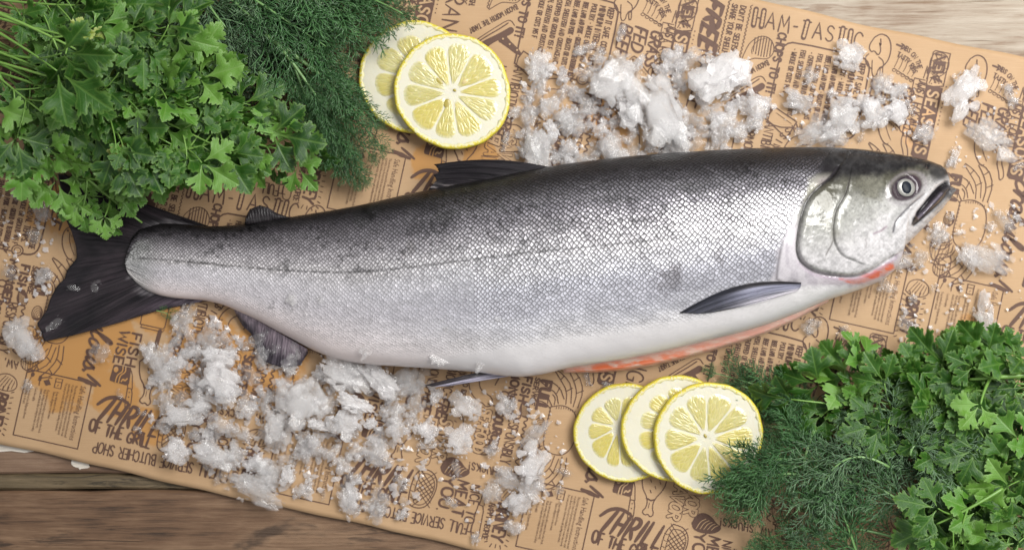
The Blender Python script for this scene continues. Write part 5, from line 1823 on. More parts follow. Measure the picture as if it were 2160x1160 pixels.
def parsley_sprig(base, tip, z0, z1, label, group, seed, nodes=3, size=80, bendy=.12, kinds='dddl', first=.45, stem_r=.0011, spread=1.0, midz=None, bare=False):
    """base and tip are photo pixels; z0..z1 heights in metres"""
    rr = random.Random(seed)
    B = W(*base, z0); E = W(*tip, z1)
    d = E - B; side = Vector((-d.y, d.x, 0)).normalized()
    M = B.lerp(E, .5) + side * d.length * rr.uniform(-bendy, bendy); M.z = (z0 + z1) / 2 + .006 if midz is None else midz
    root = empty('parsley_sprig', B); tag(root, label, 'parsley sprig', group)
    V, F = [], []
    N = 22
    P = [bez(B, M, E, i / N) - B for i in range(N + 1)]
    for i in range(N + 1):
        f = floor_z(P[i] + B)
        if (P[i] + B).z < f: P[i].z = f - B.z
    tube(V, F, P, [stem_r * (1 - .5 * i / N) for i in range(N + 1)], 7)
    leaves = []
    def add_leaf(p, dv, s):
        kind = rr.choice(kinds)
        me = rr.choice(LEAVES[kind])
        o = bpy.data.objects.new('leaf', me); C.objects.link(o); o.parent = root
        nr = Vector((rr.gauss(0, .62), rr.gauss(0, .62), 1))
        dv = dv.copy(); dv.z = rr.uniform(-.28, .22) * dv.length
        orient(o, p, dv, nr, s * S)
        leaves.append(o)
    for nd in range(nodes):
        t = first + (1 - first) * nd / max(1, nodes) * rr.uniform(.92, 1.06)
        i = min(N - 1, int(t * N)); p = P[i]; tan = (P[i + 1] - P[i]).normalized()
        for sg in (-1, 1):
            if rr.random() < .06: continue
            an = math.radians(rr.uniform(32, 62)) * sg * spread
            dv = Vector((tan.x * math.cos(an) - tan.y * math.sin(an), tan.x * math.sin(an) + tan.y * math.cos(an), 0)).normalized()
            ln = rr.uniform(.45, 1.05) * size * S * (1.15 - .5 * t)
            q = p + dv * ln + Vector((0, 0, rr.uniform(-.006, .014)))
            f = floor_z(q + B)
            if (q + B).z < f: q.z = f - B.z
            mm = p.lerp(q, .5) + Vector((0, 0, .002)) + tan * ln * .12
            pp = [bez(p, mm, q, k / 7) for k in range(8)]
            tube(V, F, pp, [stem_r * .62 * (1 - .45 * k / 7) for k in range(8)], 5)
            add_leaf(q, dv + tan * .25, size * rr.uniform(.72, 1.12))
            if rr.random() < .45:
                dv2 = dv * .6 + tan * .8 * (1 if rr.random() < .5 else -.2)
                add_leaf(pp[4], dv2, size * rr.uniform(.45, .7))
    if not bare: add_leaf(P[-1], P[-1] - P[-3], size * rr.uniform(.9, 1.2))
    me = mesh_from('stem', V, F, stem_mat)
    new_obj('stem', me, root)
    return root


# ---- dill
def dill_leaflet_mesh(seed, mat):
    """a feathery branch, unit length along +x: a rib with forking threads"""
    rr = random.Random(seed)
    V, F = [], []
    def thread(p, d, ln, r0, droop):
        q = p + d * ln * .55; e = p + d * ln + Vector((0, 0, -droop * ln)) + Vector((rr.uniform(-.1, .1), rr.uniform(-.1, .1), rr.uniform(-.06, .06))) * ln
        tube(V, F, [p, q, e], [r0, r0 * .85, r0 * .3], 3)
        return q, e
    N = 6
    pts = [Vector((i / N, .03 * math.sin(i * .8 + seed), .04 * math.sin(i * .6 + seed))) for i in range(N + 1)]
    tube(V, F, pts, [.0185 * (1 - .5 * i / N) for i in range(N + 1)], 4)
    for i in range(1, N + 1):
        for sg in (-1, 1):
            an = math.radians(rr.uniform(24, 50)) * sg
            up = rr.uniform(-.35, .5)
            d = Vector((math.cos(an), math.sin(an), up)).normalized()
            ln = (.54 - .26 * i / N) * rr.uniform(.75, 1.2)
            q, e = thread(pts[i], d, ln, .0160, rr.uniform(-.1, .3))
            for k in range(2):
                b = pts[i].lerp(q, .55 + .40 * k)
                s2 = -1 if k % 2 else 1
                a2 = an + math.radians(rr.uniform(16, 42)) * s2
                d2 = Vector((math.cos(a2), math.sin(a2), up + rr.uniform(-.4, .4))).normalized()
                q2, e2 = thread(b, d2, ln * rr.uniform(.45, .75), .0145, rr.uniform(-.1, .3))
                if rr.random() < .6:
                    a3 = a2 + math.radians(rr.uniform(15, 35)) * (-s2)
                    thread(q2, Vector((math.cos(a3), math.sin(a3), up + rr.uniform(-.3, .3))).normalized(), ln * .36, .0130, .1)
    return mesh_from('leaflet', V, F, mat)


DILL = {'g': [dill_leaflet_mesh(s, dill_grey) for s in range(5)], 'n': [dill_leaflet_mesh(10 + s, dill_green) for s in range(5)]}


def dill_sprig(base, tip, z0, z1, label, group, seed, pairs=9, width=95, kind='n', bendy=.12, first=.18, stem_r=.0010, midz=None, ang=(24, 48), ctrl=None):
    rr = random.Random(seed)
    B = W(*base, z0); E = W(*tip, z1)
    d = E - B; side = Vector((-d.y, d.x, 0)).normalized()
    M = B.lerp(E, .5) + side * d.length * rr.uniform(-bendy, bendy)
    if ctrl: M = W(*ctrl, (z0 + z1) / 2)
    M.z = (z0 + z1) / 2 + .006 if midz is None else midz
    root = empty('dill_sprig', B); tag(root, label, 'dill sprig', group)
    N = 20
    P = [bez(B, M, E, i / N) - B for i in range(N + 1)]
    V, F = [], []
    tube(V, F, P, [stem_r * (1 - .65 * i / N) for i in range(N + 1)], 6)
    new_obj('stem', mesh_from('stem', V, F, dill_stem_mat), root)
    for k in range(pairs):
        t = first + (.97 - first) * k / (pairs - 1)
        i = min(N - 1, int(t * N)); p = P[i].lerp(P[i + 1], t * N - i); tan = (P[i + 1] - P[i]).normalized()
        env = (math.sin(math.pi * min(1, .22 + .70 * (t - first) / (1 - first)))) ** .8
        for sg in (-1, 1):
            an = math.radians(rr.uniform(*ang)) * sg
            dv = Vector((tan.x * math.cos(an) - tan.y * math.sin(an), tan.x * math.sin(an) + tan.y * math.cos(an), rr.uniform(-.25, .35)))
            o = bpy.data.objects.new('leaflet', rr.choice(DILL[kind])); C.objects.link(o); o.parent = root
            orient(o, p, dv, Vector((rr.gauss(0, .5), rr.gauss(0, .5), 1)), 1.12 * width * S * env * rr.uniform(.75, 1.2))
    o = bpy.data.objects.new('leaflet', rr.choice(DILL[kind])); C.objects.link(o); o.parent = root
    orient(o, P[-2], P[-1] - P[-3], Vector((0, 0, 1)), width * S * .55)
    return root


GP1 = 'parsley sprigs in the bunch over the tail'
GP2 = 'parsley sprigs by the lower right corner'
GD1 = 'dill sprigs beside the upper lemon slices'
GD2 = 'dill sprigs by the lower right corner'
hr = random.Random(21)

# parsley bunch, upper left: the stems run in from the left edge and fan out to the right
LAB_P1 = 'flat leaf parsley sprig with dark green toothed leaves, in the thick bunch over the tail'
targets = [(640, 355), (600, 300), (560, 260), (560, 360), (520, 305), (500, 250), (480, 350), (470, 200), (450, 290), (430, 240), (420, 370), (400, 320), (390, 180), (380, 260), (360, 120),
           (350, 380), (340, 300), (330, 210), (300, 150), (310, 340), (300, 250), (280, 80), (260, 300), (250, 200), (230, 130), (220, 250), (440, 395), (370, 400), (540, 400), (330, 40), (250, 25), (190, 70), (620, 400), (150, 300), (190, 220), (520, 200)]
for i, (tx, ty) in enumerate(targets):
    if i % 3 == 2: continue
    tx -= 34; ty -= 66
    by = -25 + 190 * (ty / 420.0) + hr.uniform(-25, 25)
    lay = hr.random()
    parsley_sprig((-70 + hr.uniform(-20, 10), by), (tx - 30 + hr.uniform(-14, 14), ty + hr.uniform(-12, 12)), .010 + .024 * lay, .006 + .042 * lay, LAB_P1, GP1, 100 + i, nodes=3, size=hr.uniform(82, 108),
                  first=.52, kinds='dddddl' if i % 16 else 'dddly', midz=.016 + .030 * lay, bendy=.07)
parsley_sprig((-40, 15), (185, 118), .046, .046, 'light green parsley stem arching along the top left corner of the bunch', GP1, 170, nodes=2, size=58, first=.7, kinds='dy', stem_r=.0014, midz=.056, bendy=.06)
parsley_sprig((-30, 105), (120, 380), .040, .022, 'parsley sprig with a thick pale stem hanging out of the lower left of the bunch', GP1, 171, nodes=2, size=78, first=.72, kinds='ll', stem_r=.0016, midz=.046, bendy=.05)
parsley_sprig((145, 340), (300, 470), .020, .014, 'light green parsley sprig with a cut stem end lying across the dark tail fin', GP1, 172, nodes=2, size=60, first=.28, kinds='ll', stem_r=.0013, midz=.024, bendy=.05, bare=True)
parsley_sprig((130, 325), (212, 448), .020, .015, 'small pale parsley sprig drooping over the upper edge of the tail fin', GP1, 173, nodes=2, size=54, first=.45, kinds='l', midz=.024, bendy=.05)
parsley_sprig((-20, 60), (120, 150), .070, .078, 'broad dark parsley leaf sprig standing highest at the left edge of the bunch', GP1, 174, nodes=1, size=120, first=.75, kinds='d', midz=.074, bendy=.05)
parsley_sprig((455, 285), (655, 330), .026, .020, 'bright parsley sprig reaching farthest right from the bunch towards the dill', GP1, 175, nodes=3, size=66, first=.35, kinds='ld', stem_r=.0012, midz=.030, bendy=.05)
for i, (bx, by, tx, ty) in enumerate(((120, 235, 300, 190), (200, 180, 365, 170), (150, 245, 330, 300), (260, 250, 420, 205), (330, 330, 455, 300), (280, 40, 330, 90))):
    parsley_sprig((bx, by), (tx, ty), .036, .044, LAB_P1, GP1, 180 + i, nodes=2, size=80, first=.55, kinds='ld', midz=.046, bendy=.08)

# dill behind and right of it
LAB_D1 = 'feathery grey green dill sprig spreading from the top edge beside the parsley bunch'
for i, (bx, by, tx, ty, w, k) in enumerate(((330, -60, 520, 150, 105, 'g'), (350, -40, 440, 180, 90, 'g'), (380, -60, 590, 130, 105, 'g'), (400, -60, 560, 190, 105, 'g'), (420, -70, 640, 90, 105, 'g'), (360, -50, 500, 215, 90, 'g'),
        (450, -60, 690, 100, 100, 'n'), (470, -60, 700, 60, 95, 'n'), (500, -70, 760, 70, 95, 'n'), (540, -60, 800, 45, 90, 'n'), (560, -70, 830, 25, 85, 'n'), (600, -60, 850, 30, 75, 'n'), (430, -50, 650, 160, 95, 'n'),
        (480, -60, 640, 40, 100, 'g'), (340, -80, 480, 60, 100, 'g'), (520, -60, 720, 120, 85, 'n'), (420, -40, 520, 100, 95, 'g'), (580, -70, 740, 20, 90, 'n'), (620, -80, 800, 5, 80, 'n'))):
    dill_sprig((bx, by), (tx, ty), .010 + .030 * hr.random(), .004 + .030 * hr.random(), LAB_D1 if k == 'g' else 'feathery dark green dill sprig spreading from the top edge towards the upper lemon slices', GD1, 300 + i, pairs=5, width=w, kind=k, midz=.014 + .034 * hr.random(), stem_r=.0013)
LAB_D2 = 'dark green dill sprig hanging in the tassel left of the upper lemon slices'
for i, (bx, by, tx, ty, w) in enumerate(((590, 80, 800, 330, 62), (600, 90, 825, 315, 52), (610, 110, 772, 380, 62), (595, 100, 720, 340, 60), (590, 90, 690, 270, 56), (625, 100, 812, 262, 52), (640, 90, 742, 175, 50), (645, 160, 780, 385, 52), (640, 150, 745, 360, 60), (630, 100, 770, 225, 50))):
    tx -= 16; w *= .9
    dill_sprig((bx, by), (tx, ty), .030 - .001 * i, .007 + .010 * hr.random(), LAB_D2, GD1, 340 + i, pairs=7, width=w, kind='n', first=.28, midz=.026, ang=(14, 34))
dill_sprig((560, 75), (735, 205), .036, .026, 'pale dill stem lying on top of the tassel left of the lemon', GD1, 360, pairs=5, width=60, kind='n', first=.62, stem_r=.0019, midz=.036, ang=(14, 30), bendy=.03)
dill_sprig((580, 85), (675, 215), .036, .028, 'short pale forked dill stem on the tassel beside the parsley tips', GD1, 361, pairs=4, width=48, kind='n', first=.66, stem_r=.0017, midz=.036, ang=(14, 30), bendy=.03)

# dill, lower right
LAB_D3 = 'dark feathery dill sprig lying in the tangle right of the three lemon slices'
for i, (bx, by, tx, ty, w, k, cx, cy) in enumerate(((1960, 1150, 1700, 900, 105, 'g', 1850, 1000), (1980, 1120, 1560, 1000, 105, 'n', 1760, 960), (1980, 1180, 1570, 1120, 100, 'n', 1760, 1070), (2000, 1100, 1720, 830, 100, 'g', 1900, 920),
        (2020, 1060, 1780, 850, 95, 'g', 1900, 900), (1900, 1180, 1640, 1050, 105, 'n', 1780, 1080), (1860, 1200, 1560, 1150, 95, 'n', 1700, 1130), (2020, 1020, 1640, 900, 105, 'n', 1820, 920), (1960, 1000, 1590, 850, 90, 'n', 1760, 880),
        (1930, 1100, 1720, 980, 105, 'g', 1820, 1010), (1990, 1040, 1860, 830, 90, 'g', 1960, 920), (1820, 960, 1560, 800, 75, 'n', 1650, 850), (1860, 930, 1510, 790, 60, 'n', 1640, 830), (2040, 1170, 1780, 1120, 105, 'n', 1900, 1110),
        (1750, 1200, 1600, 1080, 90, 'g', 1680, 1110), (1800, 1210, 1720, 1040, 100, 'n', 1750, 1100), (1900, 1220, 1830, 1030, 100, 'n', 1880, 1120), (1980, 900, 1950, 990, 80, 'n', 1990, 950), (1840, 880, 1990, 1010, 85, 'g', 1930, 910),
        (1700, 900, 1640, 1010, 90, 'n', 1650, 950), (1760, 1000, 1600, 930, 90, 'n', 1680, 950), (1680, 1200, 1545, 1170, 80, 'n', 1610, 1160), (1950, 1210, 1660, 1140, 95, 'g', 1800, 1140), (2030, 1200, 1950, 1080, 90, 'n', 2000, 1120), (1870, 1020, 1760, 880, 95, 'g', 1830, 940))):
    if i in (5, 7, 10, 13, 14, 16, 17, 22, 11, 12, 8): continue
    tx += 46; cx += 30; bx += 20; ty += 16; w *= .80
    dill_sprig((bx, by), (tx, ty), .008 + .020 * hr.random(), .004 + .024 * hr.random(), LAB_D3, GD2, 400 + i, pairs=6, width=w, kind=k, ctrl=(cx, cy), first=.10, midz=.012 + .036 * hr.random(), stem_r=.0013)
for i, (bx, by, tx, ty, cx, cy) in enumerate(((1690, 985, 1545, 1050, 1580, 960), (1680, 1000, 1560, 1085, 1590, 985), (1670, 970, 1575, 1010, 1600, 955))):
    dill_sprig((bx, by), (tx, ty), .030, .014, 'dill sprig curling its threads over the rim of the topmost lower lemon slice', GD2, 440 + i, pairs=8, width=66, kind='n', ctrl=(cx, cy), midz=.030)
dill_sprig((1875, 985), (1700, 1130), .036, .030, 'silvery dill sprig arching on top of the tangle in the lower right', GD2, 450, pairs=9, width=85, kind='g', ctrl=(1740, 900), midz=.040)
dill_sprig((1920, 960), (2000, 1010), .036, .026, 'dill sprig with a pale forked stem on top of the tangle, beside the bare paper', GD2, 451, pairs=8, width=80, kind='g', ctrl=(1920, 900), midz=.038)

# parsley, lower right: a band above the dill and a pile on the right edge
LAB_P3 = 'flat leaf parsley sprig reaching in over the dill from the right edge'
for i, (bx, by, tx, ty, sz, k) in enumerate(((2200, 860, 1720, 770, 74, 'dd'), (2200, 800, 1780, 760, 74, 'ddl'), (2190, 840, 1660, 800, 62, 'dd'), (2210, 830, 1860, 800, 76, 'dld'), (2210, 780, 1940, 770, 78, 'ld'), (2220, 760, 2010, 760, 74, 'ddl'),
        (2230, 720, 2060, 745, 72, 'dld'), (2230, 800, 2060, 800, 78, 'ld'), (2200, 870, 1800, 825, 68, 'dd'), (2230, 700, 2120, 735, 66, 'd'))):
    if i in (3, 7): continue
    parsley_sprig((bx, by + 58), (tx + 8, ty + 42), .026, .010 + .010 * hr.random(), 'flat leaf parsley sprig in the row between the salmon belly and the lower right dill', GP2, 500 + i, nodes=3, size=sz * 1.2, first=.42, kinds=k, midz=.026, bendy=.06)
for i, (bx, by, tx, ty, sz, k) in enumerate(((2220, 960, 2030, 900, 84, 'dd'), (2230, 1000, 2060, 980, 88, 'dl'), (2230, 1060, 2010, 1030, 88, 'dld'), (2230, 1100, 2070, 1080, 90, 'dd'), (2220, 1180, 2060, 1140, 84, 'dl'), (2230, 900, 2080, 870, 84, 'dd'), (2230, 1020, 2110, 930, 84, 'ld'),
        (2240, 1130, 2130, 1030, 84, 'd'), (2210, 940, 2000, 960, 78, 'd'), (2230, 1080, 1960, 1090, 84, 'dl'), (2240, 860, 2130, 830, 78, 'd'), (2230, 1200, 2110, 1100, 84, 'dl'))):
    if i in (5, 8, 10): continue
    parsley_sprig((bx, by), (tx + 12, ty + 16), .024 + .010 * hr.random(), .012 + .022 * hr.random(), LAB_P3, GP2, 520 + i, nodes=3, size=sz, first=.35, kinds=k, midz=.030, bendy=.08)
parsley_sprig((2115, 1030), (1975, 1105), .042, .040, 'bright parsley sprig on a pale stem lying over the dill near the lower right corner', GP2, 540, nodes=2, size=92, first=.55, kinds='d', stem_r=.0013, midz=.046, bendy=.05)
parsley_sprig((2175, 790), (2045, 800), .036, .030, 'thick pale parsley stem with a wide leaf entering from the right edge', GP2, 541, nodes=1, size=84, first=.7, kinds='dl', stem_r=.0020, midz=.040, bendy=.05)
for i, (bx, by, tx, ty, cx, cy) in enumerate(((1760, 870, 1505, 786, 1620, 815), (1740, 890, 1560, 812, 1640, 840), (1790, 900, 1620, 850, 1690, 868), (1760, 930, 1625, 900, 1690, 905))):
    dill_sprig((bx, by), (tx, ty), .004, .003, 'dark dill sprig lying flat on the paper behind the topmost lower lemon slice', GD2, 460 + i, pairs=7, width=58, kind='n', ctrl=(cx, cy), midz=.006)
# broken dill bits
dill_sprig((330, 655), (365, 668), .0035, .003, 'tiny broken dill tip stuck to the lower edge of the tail fin', 'dill crumbs', 600, pairs=3, width=22, kind='n', stem_r=.0004, midz=.004)

# ================================================================= crushed ice
def ice_material(name, clear, lowest=.3, most=.8, density=0.0, cloud=(.94, .925, .925, 1)):
    m, nt, out = material(name); b = NB(nt)
    tc = b.n('ShaderNodeTexCoord').outputs['Object']
    oi = b.n('ShaderNodeObjectInfo')
    off = b.vmath('ADD', tc, b.n('ShaderNodeCombineXYZ', X=b.math('MULTIPLY', oi.outputs['Random'], 9.0)).outputs[0])
    n = b.noise(off, 2.6, 4, .62); n2 = b.noise(off, 9.0, 4, .65)
    f = b.math('ADD', b.math('MULTIPLY', n, .6), b.math('ADD', b.math('MULTIPLY', n2, .25), b.math('MULTIPLY', oi.outputs['Random'], .22)))
    cl = b.ramp(f, clear, clear + .34)
    th = b.attr('thick').outputs['Fac']
    nm = b.bump(b.math('ADD', n2, b.math('MULTIPLY', b.noise(off, 24, 3, .65), .45)), .30, .0011)
    dif = b.n('ShaderNodeBsdfDiffuse', Color=cloud); b.put(dif.inputs['Normal'], nm)
    trl = b.n('ShaderNodeBsdfTranslucent', Color=cloud); b.put(trl.inputs['Normal'], nm)
    frost = b.n('ShaderNodeMixShader', i0=.5, i1=dif.outputs[0], i2=trl.outputs[0])
    tp = b.n('ShaderNodeBsdfTransparent', Color=(1, 1, 1, 1))
    rf = b.n('ShaderNodeBsdfRefraction', Color=(1, 1, 1, 1), Roughness=.03, IOR=1.16); b.put(rf.inputs['Normal'], nm)
    tp = b.n('ShaderNodeMixShader', i0=b.math('MULTIPLY', b.math('SUBTRACT', 1.0, b.n('ShaderNodeNewGeometry').outputs['Backfacing']), .10), i1=tp.outputs[0], i2=rf.outputs[0])
    op = b.math('MULTIPLY', b.math('ADD', lowest, b.math('MULTIPLY', cl, most - lowest)), b.ramp(th, -.05, .4, .5, 1.0))
    bodyc = b.n('ShaderNodeMixShader', i0=op, i1=tp.outputs[0], i2=frost.outputs[0])
    gl = b.n('ShaderNodeBsdfGlossy', Color=(1, 1, 1, 1), Roughness=.07); b.put(gl.inputs['Normal'], nm)
    fr = b.n('ShaderNodeFresnel', IOR=1.31); b.put(fr.inputs['Normal'], nm)
    front = b.math('SUBTRACT', 1.0, b.n('ShaderNodeNewGeometry').outputs['Backfacing'])
    mx = b.n('ShaderNodeMixShader', i0=b.math('MULTIPLY', b.math('MINIMUM', b.math('MULTIPLY', fr.outputs[0], 1.6), .45), front), i1=bodyc.outputs[0], i2=gl.outputs[0])
    if density:
        vol = b.n('ShaderNodeVolumeScatter', Color=(.997, .994, .994, 1), Density=density, Anisotropy=.2)
        b.put(out.inputs['Volume'], vol)
    b.put(out.inputs[0], mx)
    return m


ice_white = ice_material('crushed_ice_cloudy', .38, .11, .50, 205)
ice_mid = ice_material('crushed_ice', .42, .06, .38, 110)
ice_clear = ice_material('crushed_ice_melting', .45, .03, .26, 50)


def hull_pts(rr, c, rad, n):
    return [Vector((c[0] + rr.gauss(0, 1) * rad[0] * .62, c[1] + rr.gauss(0, 1) * rad[1] * .62, c[2] + rr.gauss(0, 1) * rad[2] * .62)) for _ in range(n)]


def ice_mesh(seed, mat, grains=16, flat=.55, main=1, voxel=.045):
    """a ragged clump of frozen-together crystals, about one unit in radius, resting on z=0"""
    rr = random.Random(seed)
    bm = bmesh.new()
    def crystal(c, rad, n):
        vs = []
        for p in range(n):
            t = rr.uniform(0, 2 * math.pi); u = rr.uniform(-1, 1); q = math.sqrt(1 - u * u)
            k = rr.uniform(.75, 1.05)
            vs.append(bm.verts.new((c[0] + q * math.cos(t) * rad[0] * k, c[1] + q * math.sin(t) * rad[1] * k, c[2] + u * rad[2] * k)))
        r_ = bmesh.ops.convex_hull(bm, input=vs)
        junk = [e for e in r_['geom_interior'] if isinstance(e, bmesh.types.BMVert)]
        if junk: bmesh.ops.delete(bm, geom=junk, context='VERTS')
    ax = rr.uniform(.62, 1.0)
    for k in range(main):
        crystal((rr.uniform(-.12, .12), rr.uniform(-.1, .1), .40 * flat), (.72, .72 * ax, .44 * flat + .1), 30)
    for k in range(grains):
        t = rr.uniform(0, 2 * math.pi); d = rr.uniform(.35, .86)
        s_ = rr.uniform(.16, .40)
        c = (d * math.cos(t), d * math.sin(t) * ax, rr.uniform(.12, .75) * flat * (1.2 - d * .6))
        crystal(c, (s_ * rr.uniform(.7, 1.5), s_ * rr.uniform(.7, 1.3), s_ * rr.uniform(.5, .95)), rr.randint(10, 17))
    for k in range(grains * 2):
        t = rr.uniform(0, 2 * math.pi); d = rr.uniform(.3, 1.02); s_ = rr.uniform(.05, .13)
        crystal((d * math.cos(t), d * math.sin(t) * ax, rr.uniform(.05, .85) * flat * (1.25 - d * .7)), (s_, s_ * rr.uniform(.6, 1.2), s_), 9)
    raw = bpy.data.meshes.new('ice_raw'); bm.to_mesh(raw); bm.free()
    me = raw; me.name = 'ice_chunk'
    n = len(me.vertices)
    co = np.empty(n * 3, np.float32); me.vertices.foreach_get('co', co); co = co.reshape(-1, 3).astype(float)
    co[:, 2] -= co[:, 2].min()
    me.vertices.foreach_set('co', co.astype(np.float32).ravel())
    me.polygons.foreach_set('use_smooth', [False] * len(me.polygons))
    set_attr(me, 'thick', 'FLOAT', co[:, 2] / max(co[:, 2].max(), 1e-4))
    me.materials.clear(); me.materials.append(mat); me.update()
    return me


ICE = {'w': [ice_mesh(s, ice_white, 18) for s in range(6)], 'm': [ice_mesh(30 + s, ice_mid, 15) for s in range(8)], 'c': [ice_mesh(60 + s, ice_clear, 11) for s in range(7)],
       's': [ice_mesh(80 + s, ice_mid, 4, .5, 1) for s in range(5)], 'flat': [ice_mesh(90 + s, ice_mid, 12, .30) for s in range(3)], 'k': [ice_mesh(95 + s, ice_clear, 4, .6, 1) for s in range(4)]}
ir = random.Random(5)
placed = []


def ice(px, py, r, kind='m', z=None, label='', group=None, sx=1.0, rot=None, tilt=.22, flat=1.0):
    me = ir.choice(ICE[kind])
    o = bpy.data.objects.new('ice_chunk', me); C.objects.link(o)
    zz = 0.0 if z is None else z
    p = W(px, py, zz + r * S * .3); p.z = zz
    o.location = p
    o.rotation_euler = (ir.uniform(-tilt, tilt), ir.uniform(-tilt, tilt), ir.uniform(0, 6.28) if rot is None else math.radians(-rot))
    k = r * S
    o.scale = (k * sx, k / max(.6, sx ** .5), k * flat)
    tag(o, label, 'ice chunk', group)
    placed.append((p.x, p.y, r * S, zz + .5 * r * S * flat))
    return o


GT = 'crushed ice in the heap along the back'
GR = 'crushed ice scattered above the head'
GB = 'crushed ice in the heap below the tail'
GH = 'crushed ice scattered around the jaw'
GL_ = 'crushed ice at the left of the tail'
GF = 'ice bits lying on the salmon'

